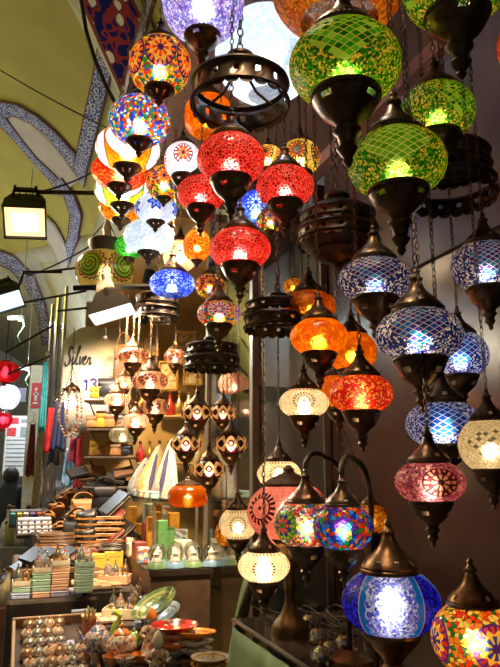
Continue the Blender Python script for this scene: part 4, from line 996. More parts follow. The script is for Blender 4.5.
# clutter on the glass shelf
CRY = M('crystal_ball_glass', (.85, .75, .68), .1, .8, .3, 90, .5, coat=.6)
for i, (x, y, lab) in enumerate([(300, 632, 'farther left'), (309, 626, 'farther right'), (330, 655, 'nearer left'), (344, 648, 'nearer right'), (317, 641, 'middle'), (322, 660, 'nearest')]):
    q = onz(x, y+4, SHZ); r = empty('crystal_ornament', q, lab + ' cut crystal ball of those lying on the glass shelf', 'ornament', 'crystal balls on the glass shelf')
    b = MB(); b.ball((0, 0, .023), .0225, 12, 8); b.build('crystal', CRY, r, smooth=False); b = MB(); b.lathe([(.004, .044), (.006, .046), (.006, .052), (.002, .055)], 10); b.build('loop', BRW, r)
for i in range(9):
    x0, y0 = 268 + i*11, 612 + (i*7) % 22; pts = []
    for q in range(14):
        a = q/13*PI*(1.6+.2*(i % 3)) + i; v = onz(x0 + 22*math.cos(a)*(1-.03*q), y0 + 7*math.sin(a*1.3) , SHZ); pts.append((v.x, v.y, SHZ + .006 + .012*abs(math.sin(a*2+i))))
    pts = [Vector(p) for p in pts]; pts = [p if p.dot(LA) > .77 else p + LA*(.77-p.dot(LA)) for p in pts]
    tagtube('power_flex', pts, .0028, M('cord_brown', (.12, .075, .035), .5) if i % 2 else CORD, ['brown','black'][i % 2 == 0] + ' flex lying in loops among the table lamps on the shelf', 'cord', ['brown', 'black'][i % 2 == 0] + ' lamp flexes on the shelf')
# spotlights above the stall and shelves, some added to brighten the goods
def spot(px, py, d, tgt, power, col, label, size=80):
    p = W(px, py, d); r = empty('ceiling_spot', p, label, 'spotlight', 'small spotlights under the shop ceiling')
    b = MB(); b.lathe([(.004, .06), (.03, .058), (.036, .04), (.04, -.03), (.043, -.035), (.038, -.035), (.03, -.01)], 20); b.build('can', BLK, r)
    b = MB(); b.lathe([(.001, -.012), (.032, -.012)], 20); b.build('lit_lens', MEM('spot_lens', (1, .85, .6), 6), r)
    aim(r, tgt); l = light('spot_beam', 'SPOT', (0, 0, -.04), power, col, r, spot_size=R(size), spot_blend=.6, shadow_soft_size=.035); return r
BEFORE = {o.name for o in COL.objects}
# ------------------------------------------------------------------ the stall: stepped counters covered with dark cloth
DKCL = M('dark_counter_cloth', (.045, .028, .02), .75, 0, .25, 12, .15)
WOODP = M('plain_stall_wood', (.34, .20, .09), .55, 0, .25, 14, .1)
WOODD = M('dark_stall_wood', (.09, .05, .028), .5, 0, .3, 14, .1)
ORD = ['first', 'second', 'third', 'fourth', 'fifth', 'sixth', 'seventh', 'eighth', 'ninth', 'tenth']
STEPS = []
def step(name, px0, px1, y0, y1, z, m, label, edge=None, zb=0):
    d0 = y0*math.cos(PITCH) + (z-1.6)*math.sin(PITCH)
    x0 = (px0-250)/F*d0; x1 = (px1-250)/F*d0
    r = empty(name, ((x0+x1)/2, (y0+y1)/2, zb), label, 'counter', 'stepped display counters')
    b = MB(); b.cbox((0, 0, (z-zb)/2), (x1-x0, y1-y0, z-zb), .012); b.build('cloth_block', m, r, smooth=False)
    if edge:
        b = MB(); b.cbox((0, -(y1-y0)/2, z-zb-.012), (x1-x0+.01, .014, .03), .004); b.build('edge_strip', edge, r, smooth=False)
    STEPS.append((x0, x1, y0, y1, z)); return r, x0, x1
step('display_counter', -12, 93, 2.62, 3.12, .80, DKCL, 'low dark counter at the bottom left carrying the tray of tins', WOODP)
step('display_counter', -2, 86, 3.14, 3.44, 1.03, DKCL, 'dark riser behind the tin tray carrying pastel gift boxes')
step('display_counter', -8, 74, 3.46, 4.12, 1.12, WOODD, 'dark counter with wallets and brown leather folders', WOODP)
step('display_counter', 18, 84, 4.14, 4.62, 1.24, DKCL, 'counter with the ring tray and sandals')
step('display_counter', 30, 96, 4.64, 5.05, 1.34, DKCL, 'rearmost dark counter below the hanging clothes')
step('display_counter', 84, 152, 2.96, 3.22, .97, DKCL, 'dark counter with card trays and a white trinket box')
step('display_counter', 74, 128, 3.24, 3.52, 1.055, DKCL, 'dark counter with gold tablets in front of the yellow boxes')
step('display_counter', 72, 112, 3.54, 4.02, 1.10, WOODP, 'plain wooden counter with yellow boxes and stacked slippers')
step('display_counter', 95, 152, 2.56, 2.92, .90, DKCL, 'dark pedestal with teapot, bowls and figurines')
step('display_counter', 134, 214, 2.42, 2.86, .875, WOODD, 'low dark bench carrying the stacked ceramic bowls')

def at(px, py, z):
    return onz(px, py, z)
# --- round trinket tins in a slanted tray
r = empty('tin_tray', ((0), 0, 0), 'slanted wooden tray of round silver tins at the bottom left', 'tray')
p0, p1 = aty(-4, 664, 2.66), aty(80, 664, 2.66)
x0, x1 = p0.x, p1.x; ty0, ty1, tz0, tz1 = 2.66, 3.08, .815, .945
sl = math.atan2(tz1-tz0, ty1-ty0); L_ = math.hypot(tz1-tz0, ty1-ty0)
r.location = ((x0+x1)/2, ty0, tz0); r.rotation_euler = (sl, 0, 0)
w = x1-x0
b = MB(); b.box((0, L_/2, -.006), (w, L_, .012)); b.build('bottom', DKCL, r, smooth=False)
b = MB()
for s_ in (-1, 1): b.cbox((s_*w/2, L_/2, .012), (.014, L_, .045), .003)
b.cbox((0, 0, .008), (w+.014, .014, .035), .003); b.cbox((0, L_, .015), (w+.014, .014, .05), .003); b.build('rim', WOODP, r, smooth=False)
TINM = [M('silver_tin', (.62, .56, .50), .25, .85, .25, 60, .3), M('copper_tin', (.60, .36, .22), .28, .85, .25, 60, .3), M2('enamel_tin', [(.6, .25, .12), (.75, .68, .55), (.35, .15, .10), (.65, .55, .4)], 130, .25, .3, .4)]
def tin(loc, mi, label, R_=.026, rot=None):
    r = empty('trinket_tin', loc, label, 'tin', 'round tins in the slanted tray')
    b = MB(); b.lathe([(.001, 0), (R_*.82, 0), (R_, .008), (R_, .020), (R_*.94, .024)], 20); b.build('body', TINM[0], r)
    l = MB(); l.lathe([(R_*1.03, .022), (R_*1.05, .027), (R_*.95, .034), (R_*.6, .042), (R_*.2, .046), (.0035, .047), (.0055, .051), (.004, .056), (.0005, .058)], 20); l.build('lid', TINM[mi], r)
    if rot: r.rotation_euler = rot
    return r
protos = None
rot = (sl, 0, 0)
tinp = [tin((0, 0, -5), k, 'x', rot=rot) for k in range(3)]
used = [False]*3
for row in range(6):
    n = 6
    for c in range(n):
        if row >= 3 and c >= 4: continue
        k = (row*2 + c*3 + row*c) % 3; v = (row+.55)/6.1*L_; u = -w/2 + .035 + (c+.5)/n*(w-.07) + (.006 if row % 2 else -.004)
        loc = Vector(((x0+x1)/2+u, ty0 + v*math.cos(sl), tz0 + v*math.sin(sl) + .002))
        lab = '%s trinket tin from the left in the %s row of the slanted tray' % (['silver', 'copper', 'enamelled'][k], ['front', 'second', 'third', 'fourth', 'fifth', 'back'][row])
        if used[k]: o = copy_thing(tinp[k], loc, ORD[c] + ' ' + lab)
        else: o = tinp[k]; o.location = loc; o['label'] = ORD[c] + ' ' + lab; used[k] = True
# flat packets and a glass of sticks in the back right corner of the tray
def small_box(name, loc, dims, m, label, cat='box', group=None, rz=0, lidm=None, rx=0):
    r = empty(name, loc, label, cat, group); r.rotation_euler = (rx, 0, rz)
    x, y, z = dims
    b = MB(); b.cbox((0, 0, z*.34), (x*.97, y*.97, z*.68), min(.004, z*.2)); b.build('body', m, r, smooth=False)
    b = MB(); b.cbox((0, 0, z*.82), (x, y, z*.36), min(.004, z*.15)); b.build('lid', lidm or m, r, smooth=False)
    return r
PASTEL = {'mint': M('mint_card', (.40, .60, .44), .55, 0, .06, 40, .05), 'peach': M('peach_card', (.80, .45, .28), .55, 0, .06, 40, .05), 'lilac': M('lilac_card', (.48, .44, .62), .55, 0, .06, 40, .05), 'ivory': M('ivory_card', (.78, .68, .48), .55, 0, .06, 40, .05), 'aqua': M('aqua_card', (.36, .54, .55), .55), 'blue': M('pale_blue_card', (.42, .48, .70), .55)}
for i, (px, py, m, lab) in enumerate([(62, 629, 'ivory', 'ivory'), (66, 642, 'lilac', 'lilac'), (58, 638, 'peach', 'peach')]):
    f = (2.98 if i == 0 else 2.88) ; q = aty(px, py, f); v = (f-ty0)/math.cos(sl)
    o = small_box('flat_packet', (q.x, f, tz0 + v*math.sin(sl)+.008), (.075, .055, .018), PASTEL[m], lab + ' flat packet lying beside the sticks in the tin tray', 'packet', 'flat packets in the tin tray', rx=sl)
q = aty(80, 640, 2.98); v = (2.98-ty0)/math.cos(sl)
r = empty('stick_tumbler', (q.x, 2.98, tz0+v*math.sin(sl)+.005), 'amber tumbler of green sticks in the corner of the tin tray', 'tumbler')
b = MB(); b.lathe([(.001, 0), (.028, 0), (.032, .08), (.029, .08), (.025, .006)], 20); b.build('tumbler', M('amber_tumbler', (.45, .12, .04), .2, 0, .2, 60, .1, coat=.5), r)
for i in range(7):
    b = MB(); a = i*.9; b.tube([(.012*math.cos(a), .012*math.sin(a), .01), (.022*math.cos(a), .022*math.sin(a), .11+.006*(i % 3))], .004, 6); b.build('stick', M('olive_stick', (.30, .33, .07), .5) if i % 2 else M('straw_stick', (.6, .45, .12), .5), r)

# --- pastel gift boxes in stacks, each stack topped by a tray box with metal trinkets
TRK = [M('silver_trinket', (.60, .58, .55), .22, .9, .3, 90, .3), M('bronze_trinket', (.55, .36, .20), .25, .9, .3, 90, .3), M2('enamel_trinket', [(.15, .3, .45), (.7, .5, .2), (.6, .6, .55), (.5, .12, .08)], 120, .25, .4, .4)]
def pear(b, c, r, h):
    b.M = Matrix.Translation(Vector(c)); b.lathe([(.001, 0), (r*.7, .002), (r, h*.22), (r*.95, h*.40), (r*.62, h*.62), (r*.34, h*.76), (r*.30, h*.84), (r*.16, h*.92), (.001, h)], 16); b.M = Matrix.Identity(4)
def trinket(loc, mi, label, r_=.022, h=.075, group='metal trinkets on the gift boxes'):
    r = empty('trinket_figure', loc, label, 'trinket', group)
    b = MB(); pear(b, (0, 0, .006), r_, h); b.build('pear_body', TRK[mi], r)
    b = MB(); b.lathe([(.001, 0), (r_*1.05, 0), (r_*1.1, .004), (r_*.9, .009)], 16); b.build('foot', TRK[(mi+1) % 2], r)
    b = MB(); b.ball((0, 0, h+.008), r_*.24, 8, 6); b.tube([(r_*.2, 0, h*.75), (r_*1.1, 0, h*.62), (r_*1.25, 0, h*.36), (r_*.95, 0, h*.24)], .0022, 6); b.build('handle', TRK[1], r)
    return r
trp = {}
def add_trinket(loc, mi, label, sc=1, group='metal trinkets on the gift boxes', rz=0):
    if mi not in trp: trp[mi] = trinket(loc, mi, label, group=group); trp[mi].scale = (sc,)*3; trp[mi].rotation_euler = (0, 0, rz); return trp[mi]
    return copy_thing(trp[mi], loc, label, rz, sc, group)
z0 = 1.03; stacks = [(17, 602, ['blue', 'mint'], 'far left'), (36, 602, ['peach', 'mint', 'mint', 'mint'], 'second'), (53.5, 602, ['lilac', 'peach', 'peach', 'peach', 'peach'], 'third'), (72, 602, ['lilac', 'mint', 'mint', 'mint', 'mint'], 'right')]
for si, (px, py, cols, nm) in enumerate(stacks):
    q = aty(px, py, 3.23); z = z0
    for i, c in enumerate(cols):
        small_box('gift_box', (q.x + random.uniform(-.002, .002), 3.23, z), (.083, .083, .027), PASTEL[c], '%s card gift box, %s from the bottom of the %s stack' % (c, ORD[i], nm), 'gift box', 'stacked gift boxes', random.uniform(-.03, .03)); z += .0275
    r = empty('open_gift_box', (q.x, 3.23, z), 'open %s gift box topping the %s stack, two trinkets inside' % (cols[-1], nm), 'gift box', 'open gift boxes')
    b = MB(); b.box((0, 0, .003), (.082, .082, .006))
    for s_ in (-1, 1): b.box((s_*.039, 0, .012), (.004, .082, .024)); b.box((0, s_*.039, .012), (.082, .004, .024))
    b.build('box_walls', PASTEL['ivory' if si != 3 else 'mint'], r, smooth=False)
    b = MB(); b.box((0, 0, .009), (.072, .072, .006)); b.build('lining', M('satin_lining', (.72, .55, .42), .45), r, smooth=False)
    for j, dx in enumerate((-.018, .02)):
        add_trinket((q.x+dx, 3.23+(.012 if j else -.006), z+.012), [(0, 1), (2, 0), (1, 2), (0, 2)][si][j], '%s metal trinket in the open box on the %s stack' % (['left', 'right'][j], nm), .88 if j else 1.0, rz=j*2+si)
# --- wallets, fanned out, left
LTH = [M('black_leather', (.022, .018, .018), .35, 0, .25, 60, .2, coat=.2), M('oxblood_leather', (.20, .035, .03), .35, 0, .25, 60, .2, coat=.2), M('brown_leather', (.16, .075, .035), .38, 0, .25, 60, .2, coat=.2), M('tan_leather', (.46, .20, .06), .42, 0, .22, 50, .2), M('grey_leather', (.10, .09, .10), .4, 0, .25, 60, .2, coat=.2), M('mustard_leather', (.72, .33, .03), .42, 0, .2, 40, .2)]
LNAME = ['black', 'oxblood', 'brown', 'tan', 'grey', 'mustard']
STI = M('pale_stitching', (.55, .45, .33), .6)
def wallet(loc, dims, mi, label, rot=(0, 0, 0), group='leather wallets'):
    r = empty('leather_wallet', loc, label, 'wallet', group); r.rotation_euler = rot; x, y, z = dims
    b = MB(); b.cbox((0, 0, z*.26), (x, y, z*.46), z*.2); b.build('back_flap', LTH[mi], r)
    b = MB(); b.cbox((0, 0, z*.76), (x, y*.98, z*.46), z*.2); b.build('front_flap', LTH[mi], r)
    b = MB(); b.cbox((0, 0, z*.5), (x*.96, y*.95, z*.1), z*.03); b.build('inner_pages', STI, r)
    return r
wl = [(10, 592, 1, .55), (18, 586, 2, .5), (25, 580, 0, .6), (31, 589, 4, .5), (37, 577, 0, .45), (44, 585, 0, .55), (48, 575, 4, .6), (55, 584, 0, .4), (60, 576, 2, .5), (5, 600, 0, .6), (30, 572, 1, .6), (14, 578, 0, .55), (64, 588, 2, .2), (70, 580, 1, .2)]
for i, (px, py, mi, tl) in enumerate(wl):
    q = at(px, py-8, 1.14); q.z = 1.128 + .022*(i % 3); q.y = min(max(q.y, 3.53), 3.70)
    q = Vector((aty(px, py, q.y).x, q.y, q.z))
    wallet(q, (.13, .085, .018), mi, '%s leather wallet, %s of those fanned out behind the gift boxes from the left' % (LNAME[mi], (ORD + ['eleventh', 'twelfth', 'thirteenth', 'fourteenth'])[sorted(range(len(wl)), key=lambda k: wl[k][0]).index(i)]), (R(28)*tl, R(-22), R(25+8*(i % 4))), 'wallets fanned out behind the gift boxes')
# --- brown folders stacked
q = at(42, 566, 1.125)
for i in range(8):
    mi = [3, 3, 2, 3, 2, 2, 2, 2][i]
    wallet((q.x+random.uniform(-.012, .012), 3.92, 1.122+.0172*i), (.235-.004*i, .17, .0168), mi, '%s leather folder, %s from the bottom of the wide pile' % (LNAME[mi], ORD[i]), (0, 0, random.uniform(-.06, .06)), 'brown leather folders in a pile')
for i, (px, py, mi) in enumerate([(61, 570, 2), (66, 566, 1)]):
    q = at(px, py-6, 1.13); wallet((aty(px, py, 3.78).x, 3.78, 1.124+.02*i), (.13, .09, .019), mi, LNAME[mi] + ' wallet lying flat right of the folder pile, ' + ['lower', 'upper'][i] + ' one', (0, 0, .2*i), 'wallets right of the folder pile')
# --- ring tray
q = Vector((aty(31, 530, 4.3).x, 4.3, 1.245)); r = empty('ring_tray', q, 'slanted tray with rows of white ring pads left of the sandals', 'tray'); r.rotation_euler = (R(38), 0, R(4))
b = MB(); b.cbox((0, 0, .012), (.22, .16, .022), .005); b.build('base', LTH[0], r, smooth=False)
b = MB()
for j in range(4): b.tube([(-.10, -.06+.04*j, .028), (.10, -.06+.04*j, .028)], .014, 10)
b.build('pads', M('white_velvet', (.62, .64, .68), .7), r)
for j in range(3):
    for i in range(5):
        b = MB(); b.ball((-.08+.04*i, -.06+.04*j, .043), .010, 8, 6, (.8, .8, 1.2)); b.build('ring', [M('gold_ring', (.8, .5, .2), .25, .9), M('dark_gem', (.06, .05, .12), .2), M('copper_ring', (.6, .3, .2), .25, .9)][(i+j) % 3], r)
q = Vector((aty(34, 515, 4.5).x, 4.5, 1.245)); r = empty('pouch_rack', q, 'small rack of striped pouches behind the ring tray', 'rack'); r.rotation_euler = (R(20), 0, 0)
b = MB(); b.cbox((0, 0, .06), (.2, .03, .12), .006); b.build('board', LTH[4], r, smooth=False)
for i in range(5):
    b = MB(); b.cbox((-.08+.04*i, -.022, .07), (.034, .018, .08), .006); b.build('pouch', [M('teal_pouch', (.1, .35, .4)), M('yellow_pouch', (.65, .5, .1)), M('white_pouch', (.7, .68, .65)), M('violet_pouch', (.25, .15, .4)), M('red_pouch', (.5, .08, .06))][i], r, smooth=False)
# --- sandals and slippers
def slipper(loc, mi, label, rz=0, rx=0, sc=1, group='leather slippers', ry=0, soled=3):
    r = empty('leather_slipper', loc, label, 'slipper', group); r.rotation_euler = (rx, ry, rz); r.scale = (sc,)*3
    out = [(-.034, -.115), (-.040, -.07), (-.032, -.02), (-.040, .04), (-.044, .08), (-.034, .115), (-.012, .135), (.014, .132), (.036, .105), (.042, .06), (.036, .01), (.030, -.04), (.036, -.08), (.028, -.118), (.0, -.13)]
    b = MB(); b.prism(out[::-1], .012); b.build('sole', LTH[soled], r, smooth=False)
    b = MB(); b.sheet(lambda u, v: ((.044-.010*abs(v-.5)-.018*max(0, v-.7)/.3)*-math.cos(PI*u), .02+.108*v, .012+(.048-.026*v)*math.sin(PI*u)), 12, 6); o = b.build('upper', LTH[mi], r); solid(o, .004)
    b = MB(); b.tube([(-.034, -.11, .013), (-.038, -.06, .014), (-.034, 0, .014), (-.042, .06, .014)], .003, 6); b.build('stitched_edge', STI, r)
    return r
sl0 = {}
def add_slip(loc, mi, label, rz, rx=0, sc=1, group='leather slippers', ry=0, soled=3):
    k = (mi, soled)
    if k not in sl0: sl0[k] = slipper(loc, mi, label, rz, rx, sc, group, ry, soled); return sl0[k]
    o = copy_thing(sl0[k], loc, label, rz, sc, group); o.rotation_euler = (rx, ry, rz); return o
n = 0
for i, (px, py, y, z) in enumerate([(50, 512, 4.72, 1.40), (58, 505, 4.76, 1.44), (66, 500, 4.80, 1.47), (48, 526, 4.5, 1.30), (57, 522, 4.52, 1.33), (66, 514, 4.56, 1.37), (72, 508, 4.62, 1.40), (46, 536, 4.38, 1.262), (55, 534, 4.34, 1.262), (64, 530, 4.36, 1.29), (73, 524, 4.42, 1.33)]):
    q = aty(px, py, y)
    add_slip((q.x, q.y, q.z), 3 if i % 3 else 0, '%s slipper with tan sole, %s of the heap behind the folders' % (['black', 'tan', 'light tan'][i % 3], ORD[i] if i < 10 else 'eleventh'), R(160+12*(i % 3)), R(24), 1.0, 'slippers heaped behind the folders')
# neat stack of dark slippers with tan soles
for i in range(9):
    q = aty(95, 548, 3.72); add_slip((q.x + .006*math.sin(i*2), 3.72, 1.105+.03*i), 0, 'dark slipper, %s from the bottom of the tidy stack with tan edges' % ORD[i], R(78+3*(i % 3)), 0, 1.0, 'tidy stack of dark slippers')
# bags
def handbag(loc, w, h, dp, mi, label, rz=0, rx=0, group='leather handbags', handle=True, buckle=True):
    r = empty('leather_handbag', loc, label, 'handbag', group); r.rotation_euler = (rx, 0, rz)
    b = MB(); n = 12
    b.sheet(lambda u, v: (w/2*math.copysign(abs(math.cos(2*PI*u))**.6, math.cos(2*PI*u))*(1-.14*v), dp/2*math.copysign(abs(math.sin(2*PI*u))**.8, math.sin(2*PI*u))*(1-.75*v**2)*(1+.1*math.sin(PI*v)), h*v), 28, 6)
    b.add([(w/2*math.copysign(abs(math.cos(2*PI*u/28))**.6, math.cos(2*PI*u/28)), dp/2*math.copysign(abs(math.sin(2*PI*u/28))**.8, math.sin(2*PI*u/28)), 0) for u in range(28)], [list(range(28))[::-1]])
    b.build('body', LTH[mi], r)
    b = MB(); b.sheet(lambda u, v: ((u-.5)*w*.9*(1-.15*v), -dp*.5*(.16+.42*v)-.004-.01*math.sin(PI*v), h*(1.0-.52*v*(1-.18*(2*u-1)**2))), 10, 5); o = b.build('flap', LTH[mi], r); solid(o, .005)
    if buckle: b = MB(); b.cbox((0, -dp*.36, h*.46), (w*.10, .012, h*.11), .003); b.build('buckle', TRK[1], r, smooth=False)
    if handle: b = MB(); b.tube([(w*.36*math.cos(PI*i/12), 0, h*.97+h*.38*math.sin(PI*i/12)) for i in range(13)], .006, 7); b.build('handle', LTH[mi], r)
    return r
def hb(px, py, y, w, h, dp, mi, label, rz=0, rx=0, **k):
    q = aty(px, py, y); return handbag((q.x, q.y, q.z), w, h, dp, mi, label, rz, rx, **k)
def py_of(p):   # helper for resting heights: image row of a world point
    v = Vector(p) - EYE; return 333.5 - F*v.dot(UP)/v.dot(FW)
q = aty(74, 560, 3.80); handbag((q.x, 3.86, 1.10), .17, .22, .08, 0, 'black leather bag leaning against the tidy slipper stack', R(-20), R(-14), buckle=True)
hb(84, 520, 4.4, .19, .13, .10, 3, 'tan leather bag slumped behind the black leaning bag', R(12), R(-10))
hb(104, 512, 4.3, .17, .16, .08, 0, 'black bag standing above the tidy slipper stack', R(10), 0)
# leather goods on little shelves of the back wall
def wall_shelf(px0, px1, py, s_y, label, dep=.2):
    a_, c_ = aty(px0, py, s_y), aty(px1, py, s_y); r = empty('small_wall_shelf', ((a_.x+c_.x)/2, s_y+dep/2, a_.z-.012), label, 'shelf', 'small shelves of leather goods')
    b = MB(); b.cbox((0, 0, 0), (c_.x-a_.x, dep, .016), .004); b.build('board', WOODD, r, smooth=False)
    b = MB()
    for s_ in (-1, 1): b.tube([(s_*(c_.x-a_.x)*.4, dep*.5, -.09), (s_*(c_.x-a_.x)*.4, -dep*.35, -.01)], .006, 6)
    b.build('brackets', BRD, r)
    return a_.z - .004
SY = 4.56
z = wall_shelf(84, 132, 399, SY, 'highest small shelf, with a black bag and a yellow one')
hb(110, 397, SY+.09, .20, .13, .11, 0, 'black handbag on the highest small shelf', R(8), handle=False)
hb(95, 398, SY+.05, .07, .08, .06, 5, 'mustard yellow bag beside the black one on the highest shelf', R(-10), handle=False)
hb(122, 380, SY+.12, .14, .26, .08, 2, 'grey brown tall bag hanging behind the pink cluster', R(-8), handle=True)
z = wall_shelf(86, 134, 428, SY, 'middle small shelf with tan bags')
for i, (px, mi, w_, h_) in enumerate([(92, 3, .09, .08), (101, 5, .08, .11), (110, 3, .09, .10), (121, 2, .10, .09)]):
    hb(px, 427, SY+.08, w_, h_, .07, mi, '%s %s bag from the left on the middle small shelf' % (ORD[i], LNAME[mi]), R(-6+5*i), handle=False, group='small bags on the middle shelf')
z = wall_shelf(84, 134, 456, SY, 'lowest small shelf with mustard bags')
for i, (px, mi, w_, h_) in enumerate([(90, 3, .08, .075), (98, 5, .08, .10), (107, 5, .08, .10), (116, 3, .09, .085), (127, 0, .09, .07)]):
    hb(px, 455, SY+.08, w_, h_, .07, mi, '%s %s bag from the left on the lowest small shelf' % (ORD[i], LNAME[mi]), R(8-5*i), handle=False, group='small bags on the lowest shelf')
z = wall_shelf(82, 134, 486, SY-.05, 'wide bottom shelf of slanted dark purses')
for i, (px, py, mi) in enumerate([(88, 474, 0), (97, 478, 2), (107, 472, 3), (115, 480, 0), (124, 474, 2), (93, 484, 4), (104, 485, 0), (119, 486, 0)]):
    q = aty(px, py, SY+.02+.02*(i % 3)); wallet((q.x, q.y, q.z), (.14, .10, .026), mi, '%s %s purse from the left among those slanting on the wide bottom shelf' % (ORD[sorted([88, 97, 107, 115, 124, 93, 104, 119]).index(px)], LNAME[mi]), (R(35), R(-14+9*(i % 4)), R(10)), 'slanting purses on the bottom shelf')
# black purses leaning beside the stack of slippers
for i, (px, py, mi) in enumerate([(116, 506, 0), (110, 522, 1), (118, 536, 0), (106, 540, 1), (122, 548, 0)]):
    q = aty(px, py, 3.78-.02*i); wallet((q.x, q.y, q.z), (.17, .11, .034), mi, '%s purse with pale edge leaning right of the tidy slipper stack, %s from the top' % (LNAME[mi], ORD[i]), (R(20), R(-42), R(8)), 'purses leaning beside the slipper stack')
# --- yellow boxes, gold tablets, cards
for i, (px, m, w_) in enumerate([(82, 'yel', .12), (100, 'yel', .10)]):
    q = aty(px, 575, 3.60); small_box('yellow_box', (q.x, 3.61, 1.104), (w_, .09, .075+.01*i), M('yellow_card', (.66, .44, .06), .5), ['left', 'right'][i] + ' mustard yellow card box behind the gold tablets', 'box', 'yellow card boxes')
for i, (px, mi) in enumerate([(80, 1), (99, 4)]):
    q = aty(px, 550, 3.61); wallet((q.x, 3.61, 1.183+.01*i), (.12, .085, .02), mi, LNAME[mi] + ' wallet lying on a yellow box', (0, 0, .2-.4*i), 'wallets on the yellow boxes')
    wallet((q.x+.008, 3.605, 1.205+.01*i), (.11, .08, .016), (mi+1) % 5, LNAME[(mi+1) % 5] + ' wallet uppermost on a yellow box', (0, 0, -.15), 'wallets on the yellow boxes')
TAB = M2('gilt_tablet', [(.75, .5, .22), (.8, .62, .38), (.6, .36, .14), (.7, .45, .3)], 90, .35, .3, .2)
k_ = 0
for j in range(3):
    for i in range(4):
        y = 3.28+.085*j; q = aty(79+i*9.5+j*1.5, 585, y); k_ += 1
        small_box('gilt_tablet', (q.x, y, 1.058), (.052, .07, .016+.006*((i+j) % 2)), TAB, '%s gilt tablet from the left in the %s row on the dark counter' % (ORD[i], ['front', 'middle', 'back'][j]), 'tablet', 'gilt tablets on the dark counter', .05*(i-1))
for j in range(2):
    for i in range(3):
        y = 3.0+.095*j; q = aty(87+i*10.5+j*1.5, 618, y)
        small_box('picture_card', (q.x, y, .973), (.05, .075, .012), M2('printed_card', [(.7, .35, .2), (.75, .6, .4), (.55, .2, .12), (.65, .5, .35)], 70, .4, 0, .3), '%s printed card box from the left in the %s row below the tablets' % (ORD[i], ['front', 'back'][j]), 'card box', 'printed card boxes below the tablets', .04)
q = aty(91, 592, 3.19); small_box('slim_box', (q.x, 3.19, .972), (.09, .035, .02), PASTEL['blue'], 'slim pale blue box behind the printed cards', 'box')
# white trinket boxes with figures
def tbox(px, y, z, w_, dp, m, label, figs, gl):
    q = aty(px, 600, y); r = empty('trinket_box', (q.x, y, z), label, 'gift box', 'open trinket boxes'); r.rotation_euler = (0, 0, R(-24))
    b = MB(); b.box((0, 0, .002), (w_, dp, .004))
    for s_ in (-1, 1): b.box((s_*(w_/2-.002), 0, .02), (.004, dp, .04)); b.box((0, s_*(dp/2-.002), .02), (w_, .004, .04))
    b.build('box_walls', m, r, smooth=False); b = MB(); b.box((0, 0, .021), (w_-.01, dp-.01, .02)); b.build('lining', M('satin_lining', (.72, .55, .42), .45), r, smooth=False)
    for i, (dx, dy, mi) in enumerate(figs):
        v = Matrix.Rotation(R(-24), 4, 'Z') @ Vector((dx, dy, 0)); add_trinket((q.x+v.x, y+v.y, z+.032), mi, '%s metal trinket %s' % (ORD[i], gl), .9, 'metal trinkets in open boxes', i*1.7)
tbox(121, 3.06, .975, .16, .11, PASTEL['ivory'], 'white open trinket box slanting below the printed cards', [(-.05, .02, 0), (-.01, -.01, 2), (.03, .02, 0), (.055, -.015, 1)], 'from the left in the lower white box')
tbox(116, 3.40, 1.06, .15, .10, PASTEL['peach'], 'peach open trinket box beside the gold tablets', [(-.045, .01, 2), (0, -.01, 0), (.045, .01, 1)], 'from the left in the peach box')
for i, (px, py, m) in enumerate([(133, 600, 'lilac'), (141, 596, 'blue'), (137, 607, 'ivory'), (147, 606, 'lilac')]):
    q = aty(px, py, 3.08+.03*i); small_box('pastel_box', (q.x, 3.06+.04*i, .973), (.055, .055, .05 + .02*(i % 2)), PASTEL[m], ['lowest', 'tall pale blue', 'ivory', 'rearmost lilac'][i] + ' pastel box right of the white trinket box', 'box', 'pastel boxes')
for i, (px, y) in enumerate([(134, 3.06), (141, 3.10), (148, 3.18)]):
    q = aty(px, 590, y); add_trinket((q.x, y, 1.025+.02*(i % 2)), i, '%s trinket from the left standing on the pastel boxes' % ORD[i], .9, 'trinkets on the pastel boxes')
# --- pottery on the pedestal: teapot, cups, swan, figurines
GLZ = M2('painted_glaze', [(.75, .68, .58), (.65, .25, .10), (.55, .5, .45), (.8, .72, .6), (.3, .12, .08), (.7, .45, .2)], 100, .2, 0, .6)
GLB = M2('blue_glaze', [(.12, .14, .35), (.7, .66, .6), (.2, .25, .5), (.6, .3, .2)], 110, .2, 0, .6)
GLO = M('orange_glaze', (.70, .22, .04), .2, 0, .2, 40, .1, coat=.6); GLC = M('cream_glaze', (.72, .66, .5), .25, 0, .15, 40, .1, coat=.5); GLL = M('lime_glaze', (.42, .60, .06), .25, 0, .2, 30, .1, coat=.5)
def teapot(loc, m, lidm, label, sc=1, rz=0):
    r = empty('ceramic_teapot', loc, label, 'teapot', 'painted teapots'); r.scale = (sc,)*3; r.rotation_euler = (0, 0, rz)
    b = MB(); b.lathe([(.001, 0), (.03, 0), (.032, .006), (.05, .02), (.06, .045), (.054, .07), (.036, .086), (.03, .09)], 24); b.build('body', m, r)
    b = MB(); b.lathe([(.033, .088), (.034, .092), (.022, .104), (.008, .11), (.006, .114), (.01, .12), (.006, .126), (.0005, .128)], 20); b.build('lid', lidm, r)
    b = MB(); b.tube([(.05, 0, .035), (.072, 0, .05), (.082, 0, .075), (.095, 0, .09)], [.012, .010, .007, .006], 8); b.build('spout', m, r)
    b = MB(); b.tube([(-.05, 0, .07), (-.08, 0, .075), (-.088, 0, .05), (-.075, 0, .03), (-.055, 0, .028)], .005, 7); b.build('handle', m, r); return r
PZ = .902
def pz(px, y): return (aty(px, 640, y).x, y, PZ)
teapot(pz(118, 2.70), GLZ, GLO, 'painted teapot with orange lid in the middle of the dark pedestal', 1.0, R(200))
teapot(pz(107, 2.84), GLB, GLB, 'blue and white teapot behind the orange lidded one', .9, R(160))
